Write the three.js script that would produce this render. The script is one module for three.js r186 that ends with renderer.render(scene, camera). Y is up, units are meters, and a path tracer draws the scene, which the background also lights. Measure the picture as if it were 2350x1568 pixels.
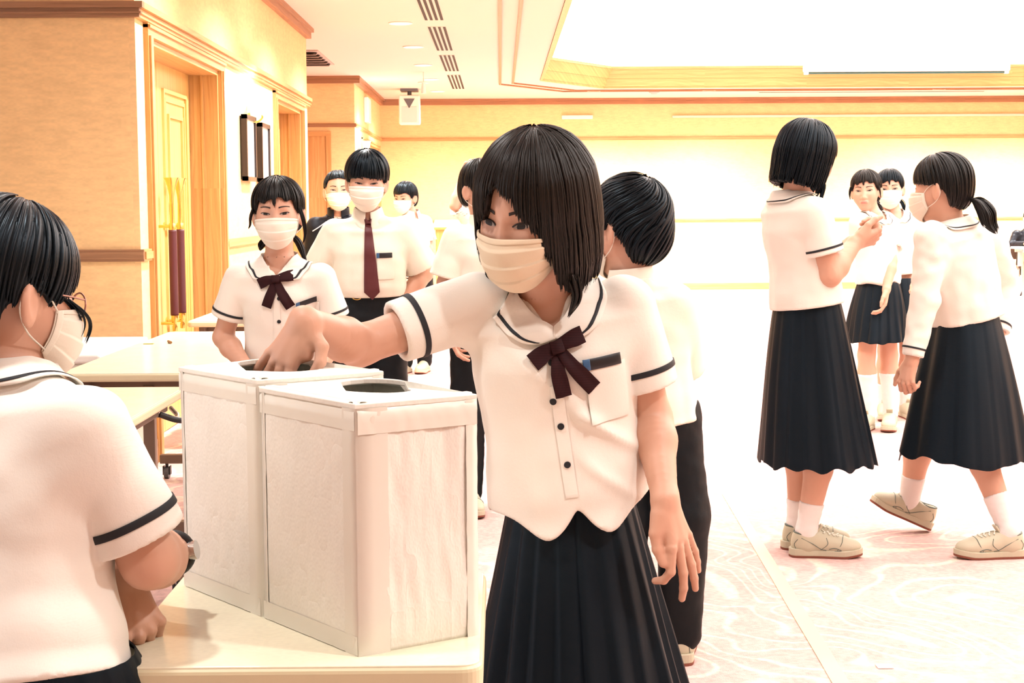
import * as THREE from 'three';
import { mergeGeometries, mergeVertices } from 'three/addons/utils/BufferGeometryUtils.js';
import { RoundedBoxGeometry } from 'three/addons/geometries/RoundedBoxGeometry.js';
import { ImprovedNoise } from 'three/addons/math/ImprovedNoise.js';
import { RectAreaLightUniformsLib } from 'three/addons/lights/RectAreaLightUniformsLib.js';

// ---------------------------------------------------------------- camera, light, exposure
const scene = new THREE.Scene();
scene.background = new THREE.Color(0x000000);
const camera = new THREE.PerspectiveCamera(25.24, 2350 / 1568, 0.05, 80);
camera.position.set(0, 1.30, 0);
camera.rotation.order = 'YXZ';
camera.rotation.set(-0.0881, -0.00714, -0.006);
const renderer = new THREE.WebGLRenderer({ antialias: true });
renderer.toneMapping = THREE.LinearToneMapping;
renderer.toneMappingExposure = 0.86;
renderer.shadowMap.enabled = true;
RectAreaLightUniformsLib.init();

const TRAY = { x0: 0.53, x1: 10.2, z0: -2.2, z1: -21.55, cut: 1.0, y: 3.23 };
const WARM = new THREE.Color().setRGB(1.0, 0.985, 0.95);
{ // the luminous ceiling of the tray
  const l = new THREE.RectAreaLight(WARM, 1.6, 9.0, 18.6);
  l.name = 'tray_light'; l.position.set(5.4, 3.215, -11.85); l.rotation.x = -Math.PI / 2; scene.add(l);
}

{ // daylight entering by the window in the left wall beside the viewer
  const l = new THREE.RectAreaLight(new THREE.Color().setRGB(0.86, 0.94, 1.0), 2.6, 3.6, 1.9);
  l.name = 'window_light'; l.position.set(-5.97, 1.75, -2.4); l.rotation.y = -Math.PI / 2; scene.add(l);
}

// ---------------------------------------------------------------- helpers
const noise = new ImprovedNoise();
const N3 = (x, y, z) => noise.noise(x, y, z);
let seedState = 12345;
const rnd = () => { seedState = (Math.imul(seedState, 1664525) + 1013904223) >>> 0; return seedState / 4294967296; };
const clamp = (x, a, b) => x < a ? a : x > b ? b : x;
const mix = (a, b, t) => a + (b - a) * t;
const sstep = (a, b, x) => { const t = clamp((x - a) / (b - a), 0, 1); return t * t * (3 - 2 * t); };
const sub = (a, b) => [a[0] - b[0], a[1] - b[1], a[2] - b[2]];
const add = (a, b) => [a[0] + b[0], a[1] + b[1], a[2] + b[2]];
const mul = (a, s) => [a[0] * s, a[1] * s, a[2] * s];
const dot = (a, b) => a[0] * b[0] + a[1] * b[1] + a[2] * b[2];
const cross = (a, b) => [a[1] * b[2] - a[2] * b[1], a[2] * b[0] - a[0] * b[2], a[0] * b[1] - a[1] * b[0]];
const len = (a) => Math.hypot(a[0], a[1], a[2]);
const norm = (a) => { const l = len(a) || 1; return [a[0] / l, a[1] / l, a[2] / l]; };
const lerp3 = (a, b, t) => [mix(a[0], b[0], t), mix(a[1], b[1], t), mix(a[2], b[2], t)];
const taken = new Map();
const numbered = (n) => { const k = taken.get(n) || 0; taken.set(n, k + 1); return k ? n + '_' + String(k).padStart(3, '0') : n; };
const S = (m) => { m.castShadow = true; m.receiveShadow = true; return m; };
function part(name, geo, mat, parent, label) {
  const m = S(new THREE.Mesh(geo, mat)); m.name = name; if (label) m.userData.label = label;
  parent.add(m); return m;
}
function thing(name, label, category, pos = [0, 0, 0], group, turn = 0) {
  const o = new THREE.Group(); o.name = numbered(name); o.position.set(...pos); o.rotation.y = turn;
  o.userData = { label, category }; if (group) o.userData.group = group; scene.add(o); return o;
}
function tagged(name, geo, mat, label, category, pos, group) {
  const m = S(new THREE.Mesh(geo, mat)); m.name = numbered(name); if (pos) m.position.set(...pos);
  m.userData = { label, category }; if (group) m.userData.group = group; scene.add(m); return m;
}
function struct(name, geo, mat, label, parent) {
  const m = S(new THREE.Mesh(geo, mat)); m.name = parent ? name : numbered(name);
  if (!parent) { m.userData = { kind: 'structure', label, category: name.split('_')[0] === 'trim' ? 'moulding' : name.split('_')[0] }; scene.add(m); } else parent.add(m);
  return m;
}
// uv in metres, chosen from the face normal; grain = the axis that v follows
function metreUV(g, grain) {
  const p = g.attributes.position, n = g.attributes.normal, uv = new Float32Array(p.count * 2);
  for (let i = 0; i < p.count; i++) {
    const x = p.getX(i), y = p.getY(i), z = p.getZ(i);
    if (grain === 'x') { uv[2 * i] = y + z; uv[2 * i + 1] = x; } else if (grain === 'z') { uv[2 * i] = x + y; uv[2 * i + 1] = z; } else if (grain === 'y') { uv[2 * i] = x + z; uv[2 * i + 1] = y; } else {
      const ax = Math.abs(n.getX(i)), ay = Math.abs(n.getY(i)), az = Math.abs(n.getZ(i));
      if (ay >= ax && ay >= az) { uv[2 * i] = x; uv[2 * i + 1] = z; } else if (ax >= az) { uv[2 * i] = z; uv[2 * i + 1] = y; } else { uv[2 * i] = x; uv[2 * i + 1] = y; }
    }
  }
  g.setAttribute('uv', new THREE.BufferAttribute(uv, 2)); return g;
}
const plain = (g) => { const o = g.index ? g.toNonIndexed() : g; for (const k of Object.keys(o.attributes)) if (!['position', 'normal', 'uv'].includes(k)) o.deleteAttribute(k); if (!o.attributes.uv) metreUV(o); return o; };
const merge = (list) => mergeGeometries(list.map(plain), false);
function box(x0, x1, y0, y1, z0, z1, grain) { const g = new THREE.BoxGeometry(Math.abs(x1 - x0), Math.abs(y1 - y0), Math.abs(z1 - z0)); g.translate((x0 + x1) / 2, (y0 + y1) / 2, (z0 + z1) / 2); return metreUV(g, grain); }
function rbox(x0, x1, y0, y1, z0, z1, r, grain) { const w = Math.abs(x1 - x0), h = Math.abs(y1 - y0), d = Math.abs(z1 - z0); const g = new RoundedBoxGeometry(w, h, d, 2, Math.min(r, w / 2.01, h / 2.01, d / 2.01)); g.translate((x0 + x1) / 2, (y0 + y1) / 2, (z0 + z1) / 2); return metreUV(g, grain); }
function cyl(a, b, r0, r1 = r0, seg = 16) { const d = sub(b, a), l = len(d); const g = new THREE.CylinderGeometry(r1, r0, l, seg); const q = new THREE.Quaternion().setFromUnitVectors(new THREE.Vector3(0, 1, 0), new THREE.Vector3(...norm(d))); g.applyQuaternion(q); g.translate((a[0] + b[0]) / 2, (a[1] + b[1]) / 2, (a[2] + b[2]) / 2); return g; }
function tube(pts, r, seg = 24, rad = 8, closed = false) { return new THREE.TubeGeometry(new THREE.CatmullRomCurve3(pts.map((p) => new THREE.Vector3(...p)), closed), seg, r, rad, closed); }

// ---------------------------------------------------------------- procedural textures
function canvasTex(w, h, draw, srgb = true) { const c = document.createElement('canvas'); c.width = w; c.height = h; draw(c.getContext('2d'), w, h); const t = new THREE.CanvasTexture(c); if (srgb) t.colorSpace = THREE.SRGBColorSpace; t.wrapS = t.wrapT = THREE.RepeatWrapping; t.magFilter = THREE.LinearFilter; return t; }
function dataTex(w, h, fn, srgb = true) {
  const d = new Uint8Array(w * h * 4);
  for (let y = 0; y < h; y++) for (let x = 0; x < w; x++) { const c = fn(x / w, y / h), o = (y * w + x) * 4; d[o] = clamp(c[0], 0, 255); d[o + 1] = clamp(c[1], 0, 255); d[o + 2] = clamp(c[2], 0, 255); d[o + 3] = 255; }
  const t = new THREE.DataTexture(d, w, h); if (srgb) t.colorSpace = THREE.SRGBColorSpace; t.wrapS = t.wrapT = THREE.RepeatWrapping; t.magFilter = THREE.LinearFilter; t.needsUpdate = true; return t;
}
// periodic value noise on [0,1)^2 with n cells
function periodic(n, seed) {
  const g = new Float32Array(n * n); let s = seed * 7919 + 17; for (let i = 0; i < n * n; i++) { s = (Math.imul(s, 1664525) + 1013904223) >>> 0; g[i] = s / 4294967296; }
  return (u, v) => { const x = (u - Math.floor(u)) * n, y = (v - Math.floor(v)) * n, i = Math.floor(x) % n, j = Math.floor(y) % n, fx = x - Math.floor(x), fy = y - Math.floor(y), a = fx * fx * (3 - 2 * fx), b = fy * fy * (3 - 2 * fy), i1 = (i + 1) % n, j1 = (j + 1) % n; return mix(mix(g[j * n + i], g[j * n + i1], a), mix(g[j1 * n + i], g[j1 * n + i1], a), b); };
}
function woodTex(base, dark, seed) {
  const a = periodic(48, seed), b = periodic(96, seed + 1), c = periodic(6, seed + 2), d = periodic(200, seed + 3);
  return dataTex(512, 512, (u, v) => {
    const w = c(u, v) * 0.06, s = 0.55 * a(u + w, v * 0.04) + 0.3 * b(u + w, v * 0.08) + 0.15 * d(u, v * 0.3);
    const ring = 0.5 + 0.5 * Math.sin((u * 8 + c(u, v * 0.5) * 2.2) * 6.283);
    const t = clamp(s * 0.85 + ring * 0.18 - 0.15, 0, 1);
    return [mix(base[0], dark[0], t), mix(base[1], dark[1], t), mix(base[2], dark[2], t)];
  });
}
const rep = (t, x, y) => { const c = t.clone(); c.repeat.set(x, y); c.needsUpdate = true; return c; };
const std = (o) => new THREE.MeshStandardMaterial(o);
const lin = (r, g, b) => new THREE.Color().setRGB(r, g, b);

const M = {};
{
  const oakT = woodTex([206, 162, 106], [170, 122, 70], 3), darkT = woodTex([166, 122, 88], [124, 88, 62], 9), doorT = woodTex([226, 190, 120], [206, 164, 92], 21);
  M.oak = std({ map: rep(oakT, 2, 0.7), roughness: 0.42 });
  M.crown = std({ map: rep(darkT, 2, 0.7), roughness: 0.45 });
  M.door = std({ map: rep(doorT, 1.3, 0.5), roughness: 0.38 });
  const fib = periodic(64, 5), fib2 = periodic(128, 6), fib3 = periodic(10, 7);
  const paper = dataTex(512, 512, (u, v) => { const s = 0.5 * fib(u * 0.25, v) + 0.35 * fib2(u * 0.5, v) + 0.25 * fib3(u, v) - 0.55; const k = 1 + s * 0.11; return [233 * k, 197 * k, 145 * k]; });
  const paperB = dataTex(512, 512, (u, v) => { const s = 128 + 90 * (fib(u * 0.25, v) + fib2(u * 0.5, v) - 1); return [s, s, s]; }, false);
  M.paper = std({ map: rep(paper, 1.1, 1.1), bumpMap: rep(paperB, 1.1, 1.1), bumpScale: 0.0006, roughness: 0.85 });
  M.ceiling = std({ color: lin(0.64, 0.54, 0.47), roughness: 0.9 });
  // carpet: pale marbled scrollwork woven into pink pile
  const w1 = periodic(5, 31), w2 = periodic(5, 32), w3 = periodic(9, 33), w4 = periodic(22, 34), pile = periodic(256, 35), w5 = periodic(3, 36);
  const carpet = dataTex(1536, 1536, (u, v) => {
    const wu = u + 0.16 * (w1(u, v) - 0.5) + 0.03 * (w4(u, v) - 0.5), wv = v + 0.16 * (w2(u, v) - 0.5) + 0.03 * (w4(v, u) - 0.5);
    const f = w3(wu, wv) * 0.9 + w1(wv, wu) * 0.8;
    const l = Math.abs(((f * 6.5) % 1) - 0.5) * 2;
    const on = sstep(0.66, 0.92, l) * sstep(0.30, 0.5, w5(u + 0.3, v) + 0.25 * (w2(v, u) - 0.5));
    const p = 1 + (pile(u, v) - 0.5) * 0.12 + (w4(u * 3, v * 3) - 0.5) * 0.06;
    return [mix(206, 226, on) * p, mix(170, 202, on) * p, mix(163, 186, on) * p];
  });
  const pileB = dataTex(512, 512, (u, v) => { const s = 255 * (0.6 * pile(u * 2, v * 2) + 0.4 * pile(u, v)); return [s, s, s]; }, false);
  M.carpet = std({ map: rep(carpet, 1 / 3.1, 1 / 3.1), bumpMap: rep(pileB, 2, 2), bumpScale: 0.002, roughness: 0.97 });
  M.whitePaint = std({ color: lin(0.82, 0.80, 0.74), roughness: 0.5 });
  const tt = periodic(128, 51), tt2 = periodic(12, 52);
  M.tableTop = std({ map: rep(dataTex(256, 256, (u, v) => { const k = 1 + (tt(u, v) - 0.5) * 0.03 + (tt2(u, v) - 0.5) * 0.03; return [232 * k, 226 * k, 200 * k]; }), 1.5, 1.5), roughness: 0.2 });
  M.tableEdge = std({ color: lin(0.66, 0.60, 0.40), roughness: 0.45 });
  M.brownMetal = std({ color: lin(0.16, 0.105, 0.075), roughness: 0.45, metalness: 0.2 });
  M.chrome = std({ color: lin(0.75, 0.76, 0.78), roughness: 0.18, metalness: 1 });
  M.gold = std({ color: lin(0.83, 0.58, 0.18), roughness: 0.22, metalness: 1 });
  M.maroonGrip = std({ color: lin(0.07, 0.008, 0.014), roughness: 0.5 });
  M.black = std({ color: lin(0.012, 0.012, 0.014), roughness: 0.5 });
  M.greyPlastic = std({ color: lin(0.10, 0.10, 0.11), roughness: 0.5 });
  M.glow = std({ color: lin(0.9, 0.88, 0.82), emissive: WARM, emissiveIntensity: 3.0, roughness: 0.9 });
  M.glowLamp = std({ color: lin(0.9, 0.88, 0.82), emissive: WARM, emissiveIntensity: 4, roughness: 0.6 });
  M.slot = std({ color: lin(0.02, 0.018, 0.015), roughness: 0.8 });
  M.ventGrey = std({ color: lin(0.42, 0.35, 0.32), roughness: 0.7 });
  M.cabinet = std({ color: lin(0.80, 0.77, 0.68), roughness: 0.45 });
  M.lectern = std({ map: rep(doorT, 1.3, 0.5), roughness: 0.45 });
}

// ---------------------------------------------------------------- the room
const CH = 2.95;                    // ceiling height
const LW = -1.787;                  // the wall with the double doors
const FZ = -23.64, P1Z = -7.605, P1END = -14.32, P2Z = -19.43, P2X = -1.83;
struct('floor', box(-6.3, 11.3, -0.12, 0, FZ - 0.3, 4.3), M.carpet, 'pink carpet with pale marbled scroll pattern');
struct('wall_far', box(P2X - 0.4, 11.3, 0, CH, FZ - 0.2, FZ), M.paper, 'far cream wall with wooden rails behind the students');
struct('wall_right', box(11, 11.2, 0, CH, FZ, 4), M.paper, 'right wall of the hall');
struct('wall_back', box(-6.2, 11.2, 0, CH, 4, 4.2), M.paper, 'wall behind the viewer');
struct('wall_left', merge([box(-6.2, -6, 0, 0.8, P1Z, 4), box(-6.2, -6, 2.7, CH, P1Z, 4), box(-6.2, -6, 0.8, 2.7, P1Z, -4.2), box(-6.2, -6, 0.8, 2.7, -0.6, 4)]), M.paper, 'left wall beside the viewer');
{ const w = new THREE.Group(); w.name = 'window_1'; w.userData = { kind: 'structure', label: 'bright window in the left wall beside the viewer', category: 'window' }; scene.add(w);
  part('window_frame', merge([box(-6.12, -6.0, 0.8, 0.86, -4.2, -0.6), box(-6.12, -6.0, 2.64, 2.7, -4.2, -0.6), box(-6.12, -6.0, 0.8, 2.7, -4.2, -4.14), box(-6.12, -6.0, 0.8, 2.7, -0.66, -0.6), box(-6.1, -6.02, 0.8, 2.7, -2.43, -2.37)]), M.whitePaint, w);
  part('window_pane', box(-6.06, -6.05, 0.86, 2.64, -4.14, -0.66), std({ color: lin(0.8, 0.85, 0.9), emissive: new THREE.Color().setRGB(0.86, 0.94, 1.0), emissiveIntensity: 2.6, roughness: 0.3 }), w); }
struct('wall_pillar', box(-6.2, LW, 0, CH, P1Z - 0.14, P1Z), M.paper, 'tan papered wall face left of the double doors');
// wall with the two doorways, in pieces around the openings
const D1 = [-7.90, -9.81], D2 = [-12.28, -13.82], DT = 2.17;
struct('wall_doors', merge([box(LW - 0.19, LW, 0, CH, P1Z - 0.14, D1[0]), box(LW - 0.19, LW, DT, CH, D1[0], D1[1]), box(LW - 0.19, LW, 0, CH, D1[1], D2[0]), box(LW - 0.19, LW, DT, CH, D2[0], D2[1]), box(LW - 0.19, LW, 0, CH, D2[1], P1END)]), M.paper, 'white lit wall holding the double doors and framed certificates');
struct('wall_alcove', merge([box(-4.2, -4, 0, CH, P1END - 0.2, P2Z), box(-4.2, LW - 0.19, 0, CH, P1END, P1END + 0.15)]), M.paper, 'recessed wall of the alcove');
struct('wall_pier', box(-4.2, P2X, 0, CH, P2Z - 0.12, P2Z), M.paper, 'papered pier face at the far left');
const D4 = [-20.45, -23.1];
struct('wall_side', merge([box(P2X - 0.2, P2X, 0, CH, P2Z - 0.12, D4[0]), box(P2X - 0.2, P2X, DT + 0.05, CH, D4[0], D4[1]), box(P2X - 0.2, P2X, 0, CH, D4[1], FZ)]), M.paper, 'far left side wall with a doorway');
{ // ceiling with the tray opening
  const T = TRAY, s = new THREE.Shape();
  s.moveTo(-6.3, -4.3); s.lineTo(11.3, -4.3); s.lineTo(11.3, -FZ + 0.3); s.lineTo(-6.3, -FZ + 0.3); s.closePath();
  const outline = (i) => [[T.x0 + i + T.cut, T.z0 - i], [T.x0 + i, T.z0 - i - T.cut], [T.x0 + i, T.z1 + i + T.cut * 1.35], [T.x0 + i + T.cut * 0.9, T.z1 + i], [T.x1 - i - T.cut, T.z1 + i], [T.x1 - i, T.z1 + i + T.cut], [T.x1 - i, T.z0 - i - T.cut], [T.x1 - i - T.cut, T.z0 - i]];
  const h = new THREE.Path(); outline(0).forEach(([x, z], i) => (i ? h.lineTo(x, -z) : h.moveTo(x, -z))); h.closePath(); s.holes.push(h);
  const g = new THREE.ExtrudeGeometry(s, { depth: 0.05, bevelEnabled: false }); g.rotateX(-Math.PI / 2); g.translate(0, CH, 0);
  struct('ceiling', metreUV(g), M.ceiling, 'pale ceiling with recessed tray');
  // crown moulding round the tray: stepped profile leaning inwards
  const prof = [[0, -0.012], [0.03, -0.012], [0.035, 0.01], [0.05, 0.015], [0.065, 0.09], [0.075, 0.12], [0.09, 0.125], [0.10, 0.16], [0.13, 0.24], [0.15, 0.25], [0.15, 0.28]];
  const sides = ['near', 'near left', 'left', 'far left', 'far', 'far right', 'right', 'near right'];
  for (let k = 0; k < 8; k++) {
    const pos = [], idx = [];
    prof.forEach(([i, y]) => { const o = outline(i), a = o[k], b = o[(k + 1) % 8]; pos.push(a[0], CH + y, a[1], b[0], CH + y, b[1]); });
    for (let r = 0; r < prof.length - 1; r++) { const a = 2 * r; idx.push(a, a + 1, a + 2, a + 1, a + 3, a + 2); }
    let q = new THREE.BufferGeometry(); q.setAttribute('position', new THREE.Float32BufferAttribute(pos, 3)); q.setIndex(idx); q = q.toNonIndexed(); q.computeVertexNormals();
    struct('trim_' + (k + 1), metreUV(q, k % 4 === 2 ? 'z' : 'x'), M.oak, 'oak crown moulding on the ' + sides[(k + 1) % 8] + ' side of the ceiling tray');
  }
  const ps = new THREE.Shape(); outline(0.14).forEach(([x, z], i) => (i ? ps.lineTo(x, -z) : ps.moveTo(x, -z))); ps.closePath();
  const pg = new THREE.ExtrudeGeometry(ps, { depth: 0.02, bevelEnabled: false }); pg.rotateX(-Math.PI / 2); pg.translate(0, T.y, 0);
  tagged('luminous_ceiling_light', pg, M.glow, 'glowing white luminous panel filling the ceiling tray', 'ceiling light');
  // two thin brown beads round the tray
  [[-0.52, 'outer'], [-0.35, 'inner']].forEach(([i, w], n) => {
    const o = outline(i), list = [];
    for (let k = 0; k < 8; k++) { const a = o[k], b = o[(k + 1) % 8], d = Math.hypot(b[0] - a[0], b[1] - a[1]); const q = new THREE.BoxGeometry(d + 0.02, 0.02, 0.028); q.rotateY(-Math.atan2(b[1] - a[1], b[0] - a[0])); q.translate((a[0] + b[0]) / 2, CH - 0.009, (a[1] + b[1]) / 2); list.push(metreUV(q, 'x')); }
    struct('trim_' + (9 + n), merge(list), M.crown, 'thin brown ' + w + ' bead around the ceiling tray');
  });
}
let trimN = 11;
const trim = (geo, mat, label) => struct('trim_' + trimN++, geo, mat, label);
// crown mouldings (dark), header rails and chair rails
const crownZ = (x, z0, z1, dir) => merge([box(x, x + dir * 0.05, CH - 0.09, CH, z0, z1, 'z'), box(x, x + dir * 0.075, CH - 0.035, CH, z0, z1, 'z')]);
const crownX = (x0, x1, z) => merge([box(x0, x1, CH - 0.09, CH, z, z + 0.05, 'x'), box(x0, x1, CH - 0.035, CH, z, z + 0.075, 'x')]);
trim(crownZ(LW, P1Z, P1END, 1), M.crown, 'dark crown moulding above the double doors');
trim(crownX(-6, LW + 0.075, P1Z), M.crown, 'dark crown moulding on the tan wall face');
trim(crownX(P2X, 11, FZ), M.crown, 'dark crown moulding along the far wall');
trim(crownX(-4, P2X + 0.075, P2Z), M.crown, 'dark crown moulding on the far left pier');
trim(crownZ(P2X, P2Z, FZ, 1), M.crown, 'dark crown moulding on the far left side wall');
const rail = (x0, x1, y0, y1, z) => merge([box(x0, x1, y0, y1, z, z + 0.02, 'x'), box(x0, x1, y0 + 0.012, y1 - 0.012, z + 0.018, z + 0.028, 'x')]);
const railZ = (z0, z1, y0, y1, x) => merge([box(x, x + 0.02, y0, y1, z0, z1, 'z'), box(x + 0.018, x + 0.028, y0 + 0.012, y1 - 0.012, z0, z1, 'z')]);
const header = (a) => a;
trim(merge([box(-6, LW + 0.03, 2.235, 2.305, P1Z, P1Z + 0.03, 'x'), box(-6, LW + 0.05, 2.28, 2.31, P1Z, P1Z + 0.05, 'x'), box(-6, LW + 0.04, 2.252, 2.262, P1Z, P1Z + 0.038, 'x')]), M.crown, 'brown stepped header rail on the tan wall face');
trim(merge([box(LW, LW + 0.03, 2.235, 2.305, P1Z, P1END, 'z'), box(LW, LW + 0.05, 2.28, 2.31, P1Z, P1END, 'z'), box(LW, LW + 0.04, 2.252, 2.262, P1Z, P1END, 'z')]), M.oak, 'stepped oak header rail running over both doorways');
trim(rail(-6, LW + 0.02, 1.04, 1.10, P1Z), M.crown, 'wood grain chair rail on the tan wall face');
trim(railZ(P1Z, D1[0] + 0.14, 1.04, 1.10, LW), M.oak, 'short chair rail piece left of the double doors');
trim(railZ(D1[1] - 0.12, D2[0] + 0.14, 1.04, 1.10, LW), M.oak, 'pale chair rail under the framed certificates');
trim(rail(P2X, 11, 2.315, 2.36, FZ), M.oak, 'high oak picture rail along the far wall');
trim(rail(P2X, 11, 1.06, 1.10, FZ), M.oak, 'oak chair rail along the far wall');
trim(rail(-4, P2X + 0.02, 2.315, 2.36, P2Z), M.crown, 'brown rail on the far left pier');
trim(railZ(P2Z, FZ, 2.315, 2.36, P2X), M.oak, 'oak rail on the far left side wall');
struct('baseboard_far', box(P2X, 11, 0, 0.10, FZ, FZ + 0.025, 'x'), M.oak, 'oak baseboard along the far wall');
struct('baseboard_pillar', merge([box(-6, LW + 0.02, 0, 0.125, P1Z, P1Z + 0.025, 'x'), box(LW, LW + 0.025, 0, 0.125, P1Z, D1[0] + 0.14, 'z')]), M.crown, 'brown baseboard below the tan wall face');
struct('baseboard_doors', box(LW, LW + 0.025, 0, 0.125, D1[1] - 0.12, D2[0] + 0.12, 'z'), M.oak, 'oak baseboard between the doorways');
struct('baseboard_pier', box(-4, P2X, 0, 0.10, P2Z, P2Z + 0.025, 'x'), M.oak, 'oak baseboard of the far left pier');
// doorways: casing (parts of the door), leaves, mouldings, handles
function doorway(n, label, [za, zb], X, depth, leaves, handles) {
  const g = new THREE.Group(); g.name = 'door_' + n; g.userData = { kind: 'structure', label, category: 'door' }; scene.add(g);
  const w = 0.12, f = 0.025, x1 = X + f;
  const cas = (z0, z1, y0, y1, gr) => merge([box(X - 0.0, x1, y0, y1, z0, z1, gr), gr === 'y' ? box(X, x1 + 0.012, y0, y1, mix(z0, z1, 0.12), mix(z0, z1, 0.3), gr) : box(X, x1 + 0.012, mix(y0, y1, 0.6), mix(y0, y1, 0.85), z0, z1, gr)]);
  part('casing', cas(za + w, za, 0, DT, 'y'), M.oak, g); part('casing', cas(zb, zb - w, 0, DT, 'y'), M.oak, g);
  part('casing', cas(za + w, zb - w, DT, 2.235, 'z'), M.oak, g);
  const jx = X - depth;
  part('jamb', box(jx, X, 0, DT, za, za - 0.03, 'y'), M.oak, g); part('jamb', merge([box(jx, X, 0, DT, zb + 0.03, zb, 'y'), box(jx + depth * 0.42, jx + depth * 0.5, 0, DT, zb + 0.045, zb + 0.03, 'y')]), M.oak, g); part('jamb', box(jx, X, DT - 0.03, DT, za - 0.03, zb + 0.03, 'z'), M.oak, g);
  const L = (zb + 0.03 - (za - 0.03)) / leaves;
  for (let k = 0; k < leaves; k++) {
    const z0 = za - 0.03 + L * k - 0.003, z1 = z0 + L + 0.006;
    const leaf = part('door_leaf', box(jx - 0.04, jx, 0.005, DT - 0.03, z0, z1, 'y'), M.door, g);
    const frame = (i, o, y0, y1) => merge([box(jx, jx + o, y0, y1, z0 - i, z0 - i - 0.022, 'y'), box(jx, jx + o, y0, y1, z1 + i, z1 + i + 0.022, 'y'), box(jx, jx + o, y0, y0 + 0.022, z0 - i - 0.022, z1 + i + 0.022, 'z'), box(jx, jx + o, y1 - 0.022, y1, z0 - i - 0.022, z1 + i + 0.022, 'z')]);
    part('panel_moulding', frame(0.13, 0.014, 0.22, 2.0), M.door, leaf); part('panel_moulding', frame(0.18, 0.01, 0.27, 1.95), M.door, leaf); part('panel_moulding', frame(0.26, 0.014, 0.35, 1.86), M.door, leaf);
  }
  if (handles) for (const s of [-1, 1]) {
    const hz = (za + zb) / 2 + s * 0.105, hx = jx + 0.095;
    const hg = new THREE.Group(); hg.name = 'pull_handle'; hg.userData.label = 'gold pull handle with maroon grip'; hg.position.set(hx, 0, hz); g.add(hg);
    const pts = [[0.011, 0.60], [0.014, 0.601], [0.014, 0.63], [0.011, 0.632], [0.011, 0.655], [0.020, 0.657], [0.020, 0.69]].map(([r, y]) => new THREE.Vector2(r, y));
    part('lower_ferrule', new THREE.LatheGeometry(pts, 20), M.gold, hg);
    part('grip', new THREE.LatheGeometry([[0.001, 0.69], [0.023, 0.69], [0.0235, 0.70], [0.0235, 1.17], [0.023, 1.18], [0.001, 1.18]].map(([r, y]) => new THREE.Vector2(r, y)), 20), M.maroonGrip, hg, 'maroon wrapped grip');
    part('horn', new THREE.LatheGeometry([[0.021, 1.18], [0.021, 1.215], [0.014, 1.22], [0.012, 1.33], [0.014, 1.37], [0.022, 1.42], [0.036, 1.46], [0.046, 1.477], [0.044, 1.477], [0.03, 1.45], [0.012, 1.37]].map(([r, y]) => new THREE.Vector2(r, y)), 24), M.gold, hg, 'flared gold horn');
    for (const y of [0.645, 1.20]) part('bracket', merge([cyl([0, y, 0], [-0.095, y, 0], 0.009), cyl([-0.095, y, 0], [-0.087, y, 0], 0.022)]), M.gold, hg);
  }
  return g;
}
doorway(1, 'pale wooden double door with gold and maroon pull handles', D1, LW, 0.18, 2, true);
doorway(2, 'pale wooden door right of the framed certificates', D2, LW, 0.18, 2, false);
doorway(4, 'doorway in the far left side wall', D4, P2X, 0.18, 2, false);
{ const g = new THREE.Group(); g.name = 'door_3'; g.userData = { kind: 'structure', label: 'tan door in the far left pier behind the man in navy', category: 'door' }; scene.add(g);
  part('casing', merge([box(-2.19, -2.13, 0, 2.2, P2Z, P2Z + 0.03, 'y'), box(-3.09, -3.03, 0, 2.2, P2Z, P2Z + 0.03, 'y'), box(-3.09, -2.13, 2.2, 2.26, P2Z, P2Z + 0.03, 'x')]), M.oak, g);
  part('door_leaf', box(-3.03, -2.19, 0, 2.2, P2Z, P2Z + 0.012, 'y'), M.oak, g); }
// ---------------------------------------------------------------- ceiling fittings
function downlight(x, z, label, group, power) {
  const t = thing('downlight', label, 'downlight', [x, CH, z], group);
  part('trim_ring', new THREE.LatheGeometry([[0.085, 0], [0.11, 0], [0.11, -0.006], [0.1, -0.012], [0.088, -0.006], [0.085, 0]].map(([r, y]) => new THREE.Vector2(r, y)), 24), M.whitePaint, t);
  part('lamp_lens', new THREE.CylinderGeometry(0.086, 0.086, 0.006, 24).translate(0, -0.004, 0), M.glowLamp, t);
  const s = new THREE.SpotLight(WARM, power, 0, 1.28, 0.9, 2); s.name = 'downlight_beam'; s.position.set(0, -0.02, 0); s.castShadow = true; s.shadow.radius = 4;
  s.target.position.set(0, -2, 0); t.add(s); t.add(s.target);
}
const dlz = [-13.9, -15.93, -17.95, -19.95, -22.0];
const ord = ['nearest visible', 'second', 'third', 'fourth', 'farthest'];
dlz.forEach((z, i) => downlight(-0.885, z, ord[i] + ' round downlight in the row beside the slotted vents', 'downlights beside the vents', 60));
[-11.9, -9.9, -7.9, -5.9, -3.9, -1.9, 0.4].forEach((z, i) => downlight(-0.885, z, 'round ceiling downlight ' + ['beside the single doorway', 'beside the framed certificates', 'beside the double doors', 'over the table with the crayon', 'over the nearer left table', 'over the ballot boxes', 'behind the viewer'][i], 'downlights overhead', z < -7 ? 60 : 14));
[[1.35, 'left'], [3.0, 'second from the left'], [6.3, 'third from the left'], [7.85, 'right']].forEach(([x, w]) => downlight(x, -22.1, w + ' of the small downlights between tray and far wall', 'downlights at the far wall', 150));
[[1.35, 'left'], [3.0, 'second from the left'], [6.3, 'third from the left'], [7.85, 'right']].forEach(([x, w]) => downlight(x, -1.4, w + ' of the small downlights between tray and back wall', 'downlights at the back wall', 26));
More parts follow.
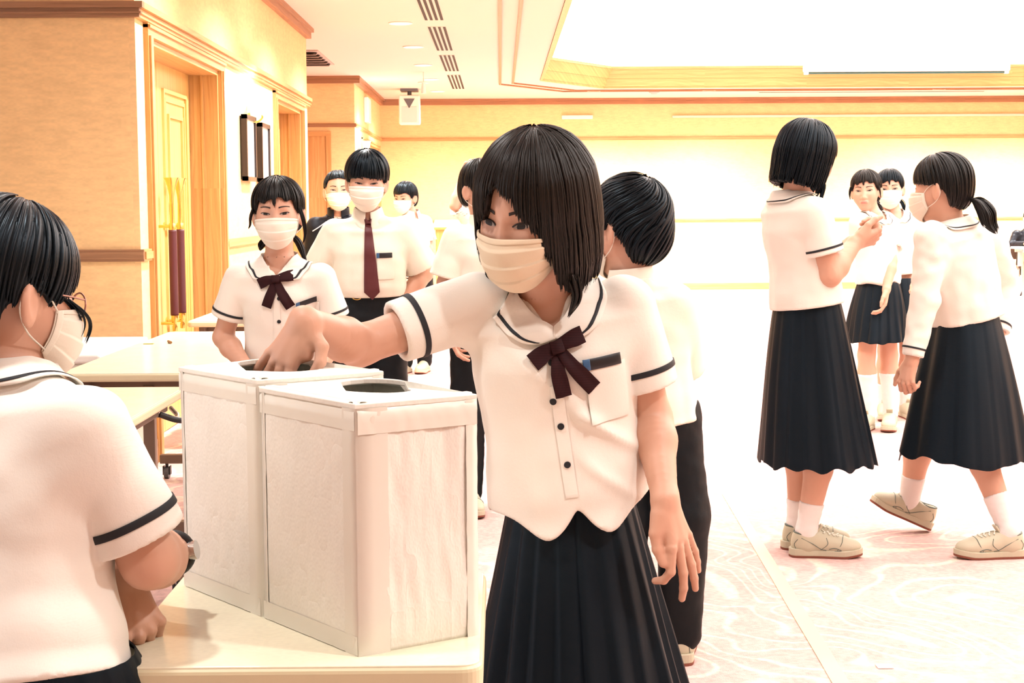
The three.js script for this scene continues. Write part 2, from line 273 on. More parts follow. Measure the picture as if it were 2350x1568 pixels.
[[-12.35 + 1.0, -13.68], [-14.17, -16.3], [-16.8, -18.75], [-19.3, -21.55]].forEach(([z0, z1], i) => {
  const t = thing('slot_vent', ['nearest', 'second', 'third', 'farthest'][i] + ' four-slot air vent in the ceiling row', 'vent', [-0.575, CH, (z0 + z1) / 2], 'slotted ceiling vents');
  const l = Math.abs(z1 - z0) / 2;
  part('vent_plate', box(-0.085, 0.085, -0.004, 0.001, -l, l), M.ceiling, t);
  for (let k = 0; k < 4; k++) part('slot', box(-0.078 + k * 0.046, -0.054 + k * 0.046, -0.007, -0.003, -l + 0.02, l - 0.02), M.slot, t);
});
{ const t = thing('air_diffuser', 'grey square air diffuser in the alcove ceiling', 'vent', [-2.35, CH, -17.0]);
  part('frame', box(-0.45, 0.45, -0.012, 0, -0.8, 0.8), M.ventGrey, t);
  for (let k = 0; k < 6; k++) { const g = box(-0.42, 0.42, -0.006, 0.0, -0.09, 0.09); g.rotateX(0.25); g.translate(0, -0.022, -0.62 + k * 0.25); part('louver', g, M.ventGrey, t); } }
{ const t = thing('slot_diffuser', 'long thin dark air slot between tray and far wall', 'vent', [5.45, CH, -22.55]);
  part('vent_plate', box(-1.68, 1.68, -0.004, 0, -0.06, 0.06), M.ceiling, t); part('slot', box(-1.65, 1.65, -0.008, -0.003, -0.022, 0.022), M.slot, t); }
{ const t = thing('smoke_detector', 'small round smoke detector on the ceiling near far wall', 'detector', [2.23, CH, -22.2]);
  part('base', new THREE.LatheGeometry([[0, -0.05], [0.04, -0.048], [0.05, -0.03], [0.075, -0.025], [0.08, 0]].map(([r, y]) => new THREE.Vector2(r, y)), 20), std({ color: lin(0.45, 0.36, 0.36), roughness: 0.6 }), t); }
{ const t = thing('ceiling_speaker', 'cream box loudspeaker hung under the ceiling in the far corner', 'speaker', [-1.26, 0, -21.6]);
  part('mount', merge([box(-0.12, 0.12, CH - 0.035, CH, -0.14, 0.14), cyl([0, CH - 0.03, 0], [0, CH - 0.1, 0], 0.03)]), M.greyPlastic, t);
  const c = part('cabinet', rbox(-0.145, 0.145, 2.455, 2.86, -0.12, 0.12, 0.02), M.cabinet, t);
  part('grille', rbox(-0.105, 0.105, 2.48, 2.70, 0.118, 0.128, 0.004), std({ color: lin(0.62, 0.60, 0.55), roughness: 0.8 }), c);
  const tri = new THREE.CylinderGeometry(0.09, 0.09, 0.012, 3); tri.rotateX(Math.PI / 2); part('horn', tri.translate(0, 2.765, 0.122), M.greyPlastic, c); }
{ const t = thing('hanging_pendant', 'slim white sprinkler drop hanging from the ceiling before the speaker', 'pendant', [-0.93, CH, -18.9]);
  part('rod', cyl([0, 0, 0], [0, -0.13, 0], 0.006), M.whitePaint, t); part('head', merge([cyl([0, -0.13, 0], [0, -0.26, 0], 0.022, 0.03), cyl([0, -0.12, 0], [0, -0.135, 0], 0.07)]), M.whitePaint, t); }
{ const t = thing('projection_screen', 'rolled white projection screen with dark bar at the far tray edge', 'screen', [5.6, 0, -21.2]);
  part('housing', rbox(-1.42, 1.42, 3.12, 3.215, -0.06, 0.06, 0.02), M.whitePaint, t); part('weight_bar', cyl([-1.40, 3.105, 0], [1.40, 3.105, 0], 0.014), std({ color: lin(0.03, 0.10, 0.09), roughness: 0.4 }), t);
  for (const s of [-1, 1]) part('end_cap', rbox(s * 1.38 - 0.03, s * 1.38 + 0.03, 3.085, 3.13, -0.03, 0.03, 0.008), M.whitePaint, t); }
tagged('wall_track', merge([rbox(0, 7.9, -0.018, 0.018, 0, 0.04, 0.008)]), std({ color: lin(0.72, 0.60, 0.48), roughness: 0.4 }), 'long slim hanging rail high on the far wall', 'rail', [2.65, 2.665, FZ]);
tagged('wall_track', merge([rbox(-0.24, 0.24, -0.03, 0.03, 0, 0.05, 0.012)]), M.whitePaint, 'short white bar left of the long rail on the far wall', 'rail', [1.19, 2.665, FZ]);
{ const t = thing('wall_panel', 'slim white vertical speaker panel high on the far left side wall', 'speaker', [P2X, 2.62, -21.0]);
  part('panel_body', rbox(0, 0.06, -0.17, 0.17, -0.22, 0.22, 0.015), M.whitePaint, t); part('grille', box(0.058, 0.064, -0.13, 0.13, -0.18, 0.18), std({ color: lin(0.8, 0.82, 0.85), roughness: 0.4 }), t); }
// wall lamps
function sconce(x, y, z, dir, label) {
  const t = thing('wall_sconce', label, 'wall lamp', [x, y, z]);
  part('arm', merge([cyl([0, -0.05, 0], [dir * 0.012, -0.05, 0], 0.035), tube([[0, -0.05, 0], [dir * 0.06, -0.08, 0], [dir * 0.10, -0.05, 0], [dir * 0.10, -0.02, 0]], 0.007)]), M.gold, t);
  part('glass_shade', new THREE.LatheGeometry([[0.012, -0.03], [0.03, -0.01], [0.045, 0.03], [0.05, 0.07], [0.062, 0.10], [0.058, 0.10], [0.045, 0.07], [0.03, 0.02], [0.012, -0.02]].map(([r, h]) => new THREE.Vector2(r, h)), 24).translate(dir * 0.10, 0, 0), M.glowLamp, t);
  const p = new THREE.PointLight(WARM, 1.6, 0, 2); p.name = 'sconce_bulb'; p.position.set(dir * 0.10, 0.14, 0); p.castShadow = true; p.shadow.radius = 2; t.add(p);
}
sconce(LW, 1.99, -10.95, 1, 'glowing glass wall lamp above the framed certificates');
sconce(P2X, 2.06, -19.95, 1, 'glowing glass wall lamp behind the tall boy with tie');
// framed certificates
function frameOn(z0, z1, y0, y1, label) {
  const t = thing('picture_frame', label, 'picture frame', [LW, 0, 0], 'framed certificates between the doors');
  const f = 0.03, d = 0.05, bar = (a, b, c, e) => box(0.012, d, a, b, c, e);
  part('frame_bars', merge([bar(y0, y0 + f, z0, z1), bar(y1 - f, y1, z0, z1), bar(y0, y1, z0, z0 - f), bar(y0, y1, z1 + f, z1)]), std({ color: lin(0.02, 0.012, 0.01), roughness: 0.35 }), t, 'dark frame');
  part('backing', box(0.0, 0.02, y0 + 0.01, y1 - 0.01, z0 - 0.01, z1 + 0.01), M.black, t);
  part('certificate', box(0.02, 0.036, y0 + f, y1 - f, z0 - f, z1 + f), std({ color: lin(0.85, 0.85, 0.84), roughness: 0.25 }), t, 'white sheet behind glass');
}
frameOn(-10.58, -11.0, 1.49, 1.945, 'dark framed white certificate nearer the double doors');
frameOn(-11.26, -11.66, 1.49, 1.925, 'dark framed white certificate nearer the single doorway');

// ---------------------------------------------------------------- folding tables
function tableTopGeo(w, l, th, r, o = 0) {
  const s = new THREE.Shape(), x = w / 2 - o, z = l / 2 - o; s.moveTo(-x + r, -z); s.lineTo(x - r, -z); s.quadraticCurveTo(x, -z, x, -z + r); s.lineTo(x, z - r); s.quadraticCurveTo(x, z, x - r, z); s.lineTo(-x + r, z); s.quadraticCurveTo(-x, z, -x, z - r); s.lineTo(-x, -z + r); s.quadraticCurveTo(-x, -z, -x + r, -z);
  const b = Math.min(0.008, th * 0.3); const g = new THREE.ExtrudeGeometry(s, { depth: th - 2 * b, bevelEnabled: true, bevelThickness: b, bevelSize: b, bevelOffset: -b, bevelSegments: 3, curveSegments: 8 }); g.rotateX(-Math.PI / 2); g.translate(0, b, 0); return metreUV(g);
}
function foldTable(name, label, cx, cz, w, l, opt = {}) {   // w along x, l along z
  const t = thing(name, label, 'table', [cx, 0, cz], opt.group);
  const H = 0.70, th = opt.th || 0.032;
  part('table_edge', tableTopGeo(w, l, th - 0.002, 0.035).translate(0, H - th, 0), opt.edge || M.tableEdge, t, 'cream rounded edge');
  part('table_top', tableTopGeo(w, l, 0.006, 0.033, 0.004).translate(0, H - 0.006, 0), M.tableTop, t);
  const long = l >= w, hl = Math.max(w, l) / 2, hw = Math.min(w, l) / 2;
  const B = (a0, a1, y0, y1, b0, b1, m, nm) => part(nm, long ? rbox(b0, b1, y0, y1, a0, a1, 0.004) : rbox(a0, a1, y0, y1, b0, b1, 0.004), m, t);
  const mt = opt.metal || M.brownMetal;
  for (const s of [-1, 1]) B(-hl + 0.05, hl - 0.05, H - th - 0.045, H - th, s * (hw - 0.07) - 0.015, s * (hw - 0.07) + 0.015, mt, 'apron');
  for (const e of [-1, 1]) {
    const a = e * (hl - 0.16);
    B(a - 0.012, a + 0.012, H - th - 0.05, H - th - 0.004, -hw + 0.05, hw - 0.05, mt, 'cross_bar');
    for (const s of (opt.twoLegs ? [-1, 1] : [0])) B(a - 0.02, a + 0.02, 0.12, H - th - 0.03, s * (hw - 0.1) - 0.022, s * (hw - 0.1) + 0.022, mt, 'leg');
    B(a - 0.022, a + 0.022, 0.075, 0.118, -hw - 0.02, hw + 0.02, mt, 'foot_bar');
    for (const s of [-1, 1]) {
      const c = new THREE.Group(); c.name = 'caster'; t.add(c); const b = s * (hw - 0.01); if (long) c.position.set(b, 0, a); else c.position.set(a, 0, b);
      part('wheel', new THREE.CylinderGeometry(0.029, 0.029, 0.022, 18).rotateZ(Math.PI / 2).translate(0, 0.029, 0), M.greyPlastic, c);
      part('fork', merge([box(-0.018, -0.013, 0.02, 0.062, -0.016, 0.016), box(0.013, 0.018, 0.02, 0.062, -0.016, 0.016), cyl([0, 0.055, 0], [0, 0.08, 0], 0.008)]), M.black, c);
    }
    if (opt.lever) { const q = (p) => (long ? [p[2], p[1], p[0]] : p), a2 = e * (hl - 0.06);
      part('fold_rod', tube([[a2 - e * 0.12, H - th - 0.03, hw - 0.06], [a2 - e * 0.06, H - th - 0.06, hw - 0.02], [a2, H - th - 0.06, hw - 0.02], [a2 + e * 0.03, H - th - 0.035, hw - 0.05]].map(q), 0.008, 20), M.chrome, t, 'chrome folding rod');
      part('lock_lever', tube([[a2 - e * 0.18, H - th - 0.03, hw - 0.04], [a2 - e * 0.16, H - th - 0.05, hw + 0.005], [a2 - e * 0.15, H - th - 0.055, hw + 0.03]].map(q), 0.010, 12), M.black, t, 'black lock lever'); }
  }
  return t;
}
foldTable('folding_table', 'cream folding table carrying the two white ballot boxes', -0.277, -2.225, 0.50, 0.535, { th: 0.042, group: 'cream folding tables', metal: M.brownMetal, twoLegs: true });
foldTable('folding_table', 'cream folding table with a crayon lying on it, before the masked girl', -1.33, -6.52, 0.6, 1.9, { group: 'cream folding tables', lever: true });
foldTable('folding_table', 'nearer left cream folding table behind the seated student', -1.365, -4.24, 0.6, 1.8, { group: 'cream folding tables', lever: true });
foldTable('folding_table', 'rear cream folding table in front of the wooden double doors', -1.38, -8.66, 0.6, 1.04, { group: 'cream folding tables' });
// crayon stub and a scrap on the table top
tagged('crayon', cyl([-0.012, 0.006, -0.03], [0.012, 0.006, 0.03], 0.006, 0.006, 10), std({ color: lin(0.25, 0.10, 0.02), roughness: 0.5 }), 'small brown crayon stub lying on the table top', 'crayon', [-1.485, 0.70, -6.82]);
tagged('paper_scrap', box(-0.022, 0.022, 0, 0.003, -0.012, 0.012), std({ color: lin(0.35, 0.30, 0.05), roughness: 0.6 }), 'tiny yellowish scrap left of the crayon on the table', 'scrap', [-1.57, 0.70, -6.78]);
{ // storage box behind the tables
  const t = thing('storage_cabinet', 'low white storage box with dark edged lid against the tan wall', 'cabinet', [-1.95, 0, -6.75]);
  part('body', rbox(-0.27, 0.27, 0, 0.66, -0.42, 0.42, 0.01), M.cabinet, t); part('lid', rbox(-0.285, 0.285, 0.66, 0.70, -0.44, 0.44, 0.012), M.whitePaint, t);
  part('lid_edge', box(-0.284, -0.272, 0.7, 0.704, -0.43, 0.43), std({ color: lin(0.01, 0.05, 0.05), roughness: 0.5 }), t, 'dark green edge strip');
  part('handle_recess', rbox(-0.10, 0.0, 0.56, 0.59, 0.41, 0.428, 0.006), M.ventGrey, t); }
{ // far right table with the seated man
  const t = foldTable('conference_table', 'white table on chrome legs by the far wall, seated man behind', 8.1, -21.3, 1.8, 0.5, { twoLegs: true, metal: M.chrome, edge: M.whitePaint });
  part('modesty_panel', box(-0.8, 0.8, 0.42, 0.62, -0.21, -0.2), M.whitePaint, t);
  tagged('paper_sheet', box(-0.06, 0.06, 0, 0.003, -0.09, 0.09), M.whitePaint, 'white paper sheet at the left end of the far table', 'paper', [7.30, 0.70, -21.2]); }
{ // lectern
  const t = thing('lectern', 'pale wooden lectern standing behind the hidden student', 'lectern', [-0.36, 0, -14.4]);
  part('body', rbox(-0.24, 0.24, 0, 1.10, -0.22, 0.22, 0.01, 'y'), M.lectern, t); const top = rbox(-0.27, 0.27, 0, 0.03, -0.26, 0.26, 0.008, 'x'); top.rotateX(0.12); part('top_board', top.translate(0, 1.12, 0), M.lectern, t); part('plinth', box(-0.26, 0.26, 0, 0.08, -0.24, 0.24, 'x'), M.oak, t); }
// masking tape on the carpet
{ const s = new THREE.Shape(); const L = 3.2, n = 40; const w = (t) => 0.024 + 0.0015 * N3(t * 9, 1.3, 0);
  for (let i = 0; i <= n; i++) { const t = i / n; (i ? s.lineTo : s.moveTo).call(s, -w(t), t * L); } for (let i = n; i >= 0; i--) { const t = i / n; s.lineTo(w(t + 7), t * L); }
  const g = new THREE.ExtrudeGeometry(s, { depth: 0.0012, bevelEnabled: false }); g.rotateX(-Math.PI / 2); g.rotateY(-0.035);
  tagged('floor_tape', metreUV(g), std({ color: lin(0.66, 0.62, 0.36), roughness: 0.6 }), 'pale yellow masking tape strip stuck along the carpet', 'tape', [0.905, 0.0012, -3.6]);
  tagged('tape_scrap', box(-0.022, 0.022, 0, 0.002, -0.02, 0.02), M.whitePaint, 'small white tape scrap on the carpet beside the tape line', 'tape', [1.075, 0.0012, -4.2]); }

// ---------------------------------------------------------------- ballot boxes
const paperMat = (() => {
  const a = periodic(14, 71), b = periodic(90, 72), c = periodic(5, 73);
  const bt = dataTex(512, 512, (u, v) => { const r = Math.abs(a(u, v * 0.6) - 0.5) * 2, q = 150 + 90 * (1 - Math.pow(r, 0.5)) * c(u, v) + 14 * b(u, v); return [q, q, q]; }, false);
  const ct = dataTex(256, 256, (u, v) => { const k = 1 + (b(u, v) - 0.5) * 0.02 + (c(u, v) - 0.5) * 0.03; return [233 * k, 231 * k, 222 * k]; });
  return std({ map: rep(ct, 3, 3), bumpMap: rep(bt, 3.2, 3.2), bumpScale: 0.004, roughness: 0.55 });
})();
const tapeMat = std({ color: lin(0.76, 0.74, 0.66), roughness: 0.3 });
// local: +x along the right-hand face, +z along the left-hand face towards the viewer's left... origin at the near bottom corner
function ballotBox(label, corner, dirR, dirL, wR, wL, h, hole) {
  const t = thing('ballot_box', label, 'ballot box', [corner[0], 0.70, corner[1]], 'white paper covered ballot boxes');
  const R = norm([dirR[0], 0, dirR[1]]), Ld = norm([dirL[0], 0, dirL[1]]);
  const P = (a, b, y) => { const p = add(mul(R, a), mul(Ld, b)); return [p[0], y, p[2]]; };
  // walls as displaced grids (paper wrinkles), one part each
  const wall = (A, B, amp, sd, flip, thick = 0.004) => {   // A(u) base function of u and y
    const nu = 40, nv = 60, pos = [], idx = [], n = B; 
    for (let k = 0; k < 2; k++) for (let j = 0; j <= nv; j++) for (let i = 0; i <= nu; i++) {
      const u = i / nu, v = j / nv, p = A(u, v * h), e = Math.min(u, 1 - u, v, 1 - v), q = sstep(0, 0.08, e);
      const w = k ? -thick : q * (amp * (0.6 * N3(u * 5 + sd, v * 2.2, sd) + 0.5 * N3(u * 11 + v * 3 + sd, v * 3.5, sd * 2) + 0.25 * N3(u * 22, v * 8, sd + 4)) + 0.002);
      pos.push(p[0] + n[0] * w, p[1], p[2] + n[2] * w);
    }
    const W = nu + 1, O = W * (nv + 1);
    for (let j = 0; j < nv; j++) for (let i = 0; i < nu; i++) { const a = j * W + i, b = a + 1, c = a + W, d = c + 1; idx.push(a, b, d, a, d, c, O + a, O + d, O + b, O + a, O + c, O + d); }
    for (let i = 0; i < nu; i++) { const a = i, b = nv * W + i; idx.push(a, O + a, O + a + 1, a, O + a + 1, a + 1, b, O + b + 1, O + b, b, b + 1, O + b + 1); }
    for (let j = 0; j < nv; j++) { const a = j * W, b = a + nu; idx.push(a, O + a + W, O + a, a, a + W, O + a + W, b, O + b, O + b + W, b, O + b + W, b + W); }
    const g = new THREE.BufferGeometry(); g.setAttribute('position', new THREE.Float32BufferAttribute(pos, 3)); g.setIndex(idx); g.computeVertexNormals();
    const uv = []; for (let k = 0; k < 2; k++) for (let j = 0; j <= nv; j++) for (let i = 0; i <= nu; i++) uv.push(i / nu * 0.3 + sd, j / nv * h); g.setAttribute('uv', new THREE.Float32BufferAttribute(uv, 2)); return g;
  };
  const nR = mul(Ld, -1), nL = mul(R, -1);           // outward normals of the right-hand and left-hand faces
  part('side_panel', wall((u, y) => P(u * wR, 0, y), nR, 0.004, 1.7), paperMat, t, 'wrinkled paper face');
  part('side_panel', wall((u, y) => P(0, u * wL, y), nL, 0.002, 5.1), paperMat, t);
  part('side_panel', wall((u, y) => P(wR, u * wL, y), R, 0.002, 7.7), paperMat, t);
  part('side_panel', wall((u, y) => P(u * wR, wL, y), Ld, 0.002, 9.2), paperMat, t);
  // top with a hand hole
  const s = new THREE.Shape(); s.moveTo(0, 0); s.lineTo(wR, 0); s.lineTo(wR, wL); s.lineTo(0, wL); s.closePath();
  const hp = new THREE.Path(), [hx, hz, ra, rb] = hole; for (let i = 0; i < 28; i++) { const a = -i / 28 * Math.PI * 2, q = 1 + 0.06 * N3(i * 0.7, 3, 1); (i ? hp.lineTo : hp.moveTo).call(hp, hx + ra * Math.cos(a) * q, hz + rb * Math.sin(a) * q); } hp.closePath(); s.holes.push(hp);
  const tg = new THREE.ExtrudeGeometry(s, { depth: 0.005, bevelEnabled: true, bevelSize: 0.002, bevelThickness: 0.0015, bevelSegments: 2 });
  const tp = tg.attributes.position; for (let i = 0; i < tp.count; i++) { const a = tp.getX(i), b = tp.getY(i), y = tp.getZ(i); const d = Math.hypot((a - hx) / ra, (b - hz) / rb); const p = P(a, b, h + y + 0.006 * N3(a * 9, b * 9, 2.2) * sstep(0, 0.03, Math.min(a, wR - a, b, wL - b)) + 0.012 * Math.exp(-Math.pow((d - 1) * 2, 2)) * (b > hz ? 1 : 0.2)); tp.setXYZ(i, p[0], p[1], p[2]); }
  tg.computeVertexNormals(); part('lid', metreUV(tg), paperMat, t, 'paper lid with torn hand hole');
  part('hole_cavity', (() => { const g = merge([box(-0.001, 0.001, 0, 0.001, -0.001, 0.001)]); const q = new THREE.ExtrudeGeometry((() => { const z = new THREE.Shape(); z.moveTo(0.006, 0.006); z.lineTo(wR - 0.006, 0.006); z.lineTo(wR - 0.006, wL - 0.006); z.lineTo(0.006, wL - 0.006); z.closePath(); return z; })(), { depth: 0.004, bevelEnabled: false }); const pp = q.attributes.position; for (let i = 0; i < pp.count; i++) { const r = P(pp.getX(i), pp.getY(i), 0.002 + pp.getZ(i)); pp.setXYZ(i, r[0], r[1], r[2]); } q.computeVertexNormals(); return q; })(), paperMat, t, 'box floor');
  // strips of tape folded over the edges
  const band = (f, n, k) => { const pos = [], idx = []; for (let i = 0; i <= 24; i++) { const u = i / 24; for (let j = 0; j <= 4; j++) { const p = f(u, j / 4), w = 0.0026 + 0.0012 * N3(u * 14 + k, j, k); pos.push(p[0] + n(j)[0] * w, p[1] + n(j)[1] * w, p[2] + n(j)[2] * w); } } for (let i = 0; i < 24; i++) for (let j = 0; j < 4; j++) { const a = i * 5 + j; idx.push(a, a + 5, a + 1, a + 1, a + 5, a + 6); } const g = new THREE.BufferGeometry(); g.setAttribute('position', new THREE.Float32BufferAttribute(pos, 3)); g.setIndex(idx); g.computeVertexNormals(); return metreUV(g); };
  const corner2 = (j, w) => (j < 0.5 ? (0.5 - j) * 2 * w : 0), cornerL = (j, w) => (j > 0.5 ? (j - 0.5) * 2 * w : 0);
  const diag = norm(add(nR, nL)), up = [0, 1, 0];
  part('tape_strip', band((u, j) => P(corner2(j, 0.045), cornerL(j, 0.03), u * h), (j) => (j < 2 ? mul(nR, 1.6) : j > 2 ? nL : diag), 1), tapeMat, t, 'tape down the near corner');
  part('tape_strip', band((u, j) => (j < 0.6 ? P(u * wR, 0, h - (0.6 - j) / 0.6 * 0.035) : P(u * wR, (j - 0.6) / 0.4 * 0.02, h + 0.006)), (j) => (j < 3 ? mul(nR, 1.8) : up), 3), tapeMat, t, 'tape along the top edge');
  part('tape_strip', band((u, j) => (j < 0.6 ? P(0, u * wL, h - (0.6 - j) / 0.6 * 0.03) : P((j - 0.6) / 0.4 * 0.02, u * wL, h + 0.006)), (j) => (j < 3 ? nL : up), 5), tapeMat, t, 'tape along the top edge');
  part('tape_strip', band((u, j) => P(0, u * wL, 0.001 + j * 0.026), () => nL, 8), tapeMat, t, 'tape along the bottom edge');
  part('tape_strip', band((u, j) => P(wR - corner2(j, 0.018), cornerL(j, 0.012), u * h), (j) => (j < 2 ? mul(nR, 1.6) : j > 2 ? R : norm(add(nR, R))), 11), tapeMat, t, 'tape down the right corner');
  part('tape_strip', band((u, j) => P(corner2(j, 0.012), wL - 0.0 + 0 * j - (j > 0.5 ? 0 : 0) - cornerL(1 - j, 0) - (j) * 0.014, u * h), () => nL, 13), tapeMat, t, 'tape down the far corner');
  return t;
}
ballotBox('nearer white ballot box with wrinkled right face and taped corner', [-0.193, -2.003], [0.156, -0.101], [-0.158, -0.201], 0.186, 0.252, 0.335, [0.105, 0.12, 0.05, 0.05]);
ballotBox('farther white ballot box with the voting girl\'s hand in its slot', [-0.355, -2.209], [0.156, -0.101], [-0.152, -0.19], 0.205, 0.243, 0.345, [0.10, 0.12, 0.062, 0.062]);
// ---------------------------------------------------------------- distance fields and meshing
function surfaceNets(sdf, lo, hi, cell) {
  const nx = Math.ceil((hi[0] - lo[0]) / cell) + 1, ny = Math.ceil((hi[1] - lo[1]) / cell) + 1, nz = Math.ceil((hi[2] - lo[2]) / cell) + 1, B = 8;
  const val = new Float32Array(nx * ny * nz).fill(9), act = [], hd = B * cell * 0.5 * 1.7321 * 1.35 + cell;
  for (let bz = 0; bz < nz; bz += B) for (let by = 0; by < ny; by += B) for (let bx = 0; bx < nx; bx += B) {
    const d = sdf(lo[0] + (bx + B / 2) * cell, lo[1] + (by + B / 2) * cell, lo[2] + (bz + B / 2) * cell);
    const on = Math.abs(d) < hd; if (on) act.push(bx, by, bz);
    const ex = Math.min(nx, bx + B), ey = Math.min(ny, by + B), ez = Math.min(nz, bz + B);
    for (let z = bz; z < ez; z++) for (let y = by; y < ey; y++) for (let x = bx, o = (z * ny + y) * nx + bx; x < ex; x++, o++) val[o] = on ? sdf(lo[0] + x * cell, lo[1] + y * cell, lo[2] + z * cell) : d;
  }
  const vid = new Int32Array(nx * ny * nz).fill(-1), pos = [], idx = [], sx = 1, sy = nx, sz = nx * ny;
  const C = [0, sx, sy, sx + sy, sz, sx + sz, sy + sz, sx + sy + sz];
  const cells = [];
  for (let a = 0; a < act.length; a += 3) for (let z = act[a + 2]; z < Math.min(nz - 1, act[a + 2] + B); z++) for (let y = act[a + 1]; y < Math.min(ny - 1, act[a + 1] + B); y++) for (let x = act[a]; x < Math.min(nx - 1, act[a] + B); x++) {
    const o = z * sz + y * sy + x; let m = 0; for (let c = 0; c < 8; c++) if (val[o + C[c]] < 0) m |= 1 << c;
    if (m === 0 || m === 255) continue;
    let px = 0, py = 0, pz = 0, n = 0;
    for (let e = 0; e < 12; e++) {
      const ax = e >> 2, k = e & 3; let c0 = ax === 0 ? (k & 1) * 2 + (k >> 1) * 4 : ax === 1 ? (k & 1) + (k >> 1) * 4 : (k & 1) + (k >> 1) * 2; const c1 = c0 + (1 << ax);
      const v0 = val[o + C[c0]], v1 = val[o + C[c1]]; if ((v0 < 0) === (v1 < 0)) continue;
      const t = v0 / (v0 - v1); px += (c0 & 1) + (ax === 0 ? t : 0); py += ((c0 >> 1) & 1) + (ax === 1 ? t : 0); pz += ((c0 >> 2) & 1) + (ax === 2 ? t : 0); n++;
    }
    vid[o] = pos.length / 3; cells.push(o, x, y, z); pos.push(lo[0] + (x + px / n) * cell, lo[1] + (y + py / n) * cell, lo[2] + (z + pz / n) * cell);
  }
  for (let i = 0; i < cells.length; i += 4) {
    const o = cells[i], x = cells[i + 1], y = cells[i + 2], z = cells[i + 3], v0 = val[o] < 0;
    for (let ax = 0; ax < 3; ax++) {
      const s = [sx, sy, sz][ax], u = [sy, sz, sx][ax], w = [sz, sx, sy][ax], cu = [y, z, x][ax], cw = [z, x, y][ax];
      if (cu === 0 || cw === 0) continue; const v1 = val[o + s] < 0; if (v0 === v1) continue;
      const a = vid[o], b = vid[o - u], c = vid[o - u - w], d = vid[o - w]; if (a < 0 || b < 0 || c < 0 || d < 0) continue;
      if (v0) idx.push(a, b, c, a, c, d); else idx.push(a, c, b, a, d, c);
    }
  }
  // one Newton step puts the vertices on the surface
  for (let i = 0; i < pos.length; i += 3) { const x = pos[i], y = pos[i + 1], z = pos[i + 2], e = cell * 0.3, d = sdf(x, y, z), gx = sdf(x + e, y, z) - d, gy = sdf(x, y + e, z) - d, gz = sdf(x, y, z + e) - d, l = Math.hypot(gx, gy, gz) || 1, k = clamp(d, -cell * 0.5, cell * 0.5) / l; pos[i] -= gx * k; pos[i + 1] -= gy * k; pos[i + 2] -= gz * k; }
  const g = new THREE.BufferGeometry(); g.setAttribute('position', new THREE.Float32BufferAttribute(pos, 3)); g.setIndex(idx); g.computeVertexNormals();
  const uv = new Float32Array(pos.length / 3 * 2); for (let i = 0; i < pos.length / 3; i++) { uv[2 * i] = pos[3 * i] + 0.6 * pos[3 * i + 2]; uv[2 * i + 1] = pos[3 * i + 1]; } g.setAttribute('uv', new THREE.BufferAttribute(uv, 2));
  return g;
}
// keep only the triangles whose centre passes a test
function filterTris(g, keep) { const p = g.attributes.position.array, i = g.index.array, out = []; for (let t = 0; t < i.length; t += 3) { const a = i[t] * 3, b = i[t + 1] * 3, c = i[t + 2] * 3; if (keep((p[a] + p[b] + p[c]) / 3, (p[a + 1] + p[b + 1] + p[c + 1]) / 3, (p[a + 2] + p[b + 2] + p[c + 2]) / 3)) out.push(i[t], i[t + 1], i[t + 2]); } g.setIndex(out); return g; }
const smin = (a, b, k) => { const h = Math.max(k - Math.abs(a - b), 0) / k; return Math.min(a, b) - h * h * k * 0.25; };
const smax = (a, b, k) => -smin(-a, -b, k);
function cap(a, b, ra, rb) { const bx = b[0] - a[0], by = b[1] - a[1], bz = b[2] - a[2], l2 = bx * bx + by * by + bz * bz || 1e-9; return (x, y, z) => { const px = x - a[0], py = y - a[1], pz = z - a[2], t = clamp((px * bx + py * by + pz * bz) / l2, 0, 1), dx = px - bx * t, dy = py - by * t, dz = pz - bz * t; return Math.sqrt(dx * dx + dy * dy + dz * dz) - (ra + (rb - ra) * t); }; }
function ell(c, r) { return (x, y, z) => { const px = x - c[0], py = y - c[1], pz = z - c[2], a = px / r[0], b = py / r[1], d = pz / r[2], k0 = Math.sqrt(a * a + b * b + d * d), k1 = Math.sqrt(a * a / (r[0] * r[0]) + b * b / (r[1] * r[1]) + d * d / (r[2] * r[2])); return k1 < 1e-9 ? -Math.min(...r) : k0 * (k0 - 1) / k1; }; }
const unite = (list, k) => (x, y, z) => { let d = list[0](x, y, z); for (let i = 1; i < list.length; i++) d = k ? smin(d, list[i](x, y, z), k) : Math.min(d, list[i](x, y, z)); return d; };
const grad = (f, p, e = 0.002) => norm([f(p[0] + e, p[1], p[2]) - f(p[0] - e, p[1], p[2]), f(p[0], p[1] + e, p[2]) - f(p[0], p[1] - e, p[2]), f(p[0], p[1], p[2] + e) - f(p[0], p[1], p[2] - e)]);
function snap(f, p, off = 0.001, it = 5) { let q = p; for (let i = 0; i < it; i++) { const d = f(...q) - off, n = grad(f, q); q = [q[0] - n[0] * d, q[1] - n[1] * d, q[2] - n[2] * d]; } return q; }
function march(f, o, d, max = 0.6, off = 0) { let t = 0; for (let i = 0; i < 70 && t < max; i++) { const q = [o[0] + d[0] * t, o[1] + d[1] * t, o[2] + d[2] * t], v = f(...q) - off; if (v < 0.0004) return q; t += v * 0.85; } return null; }
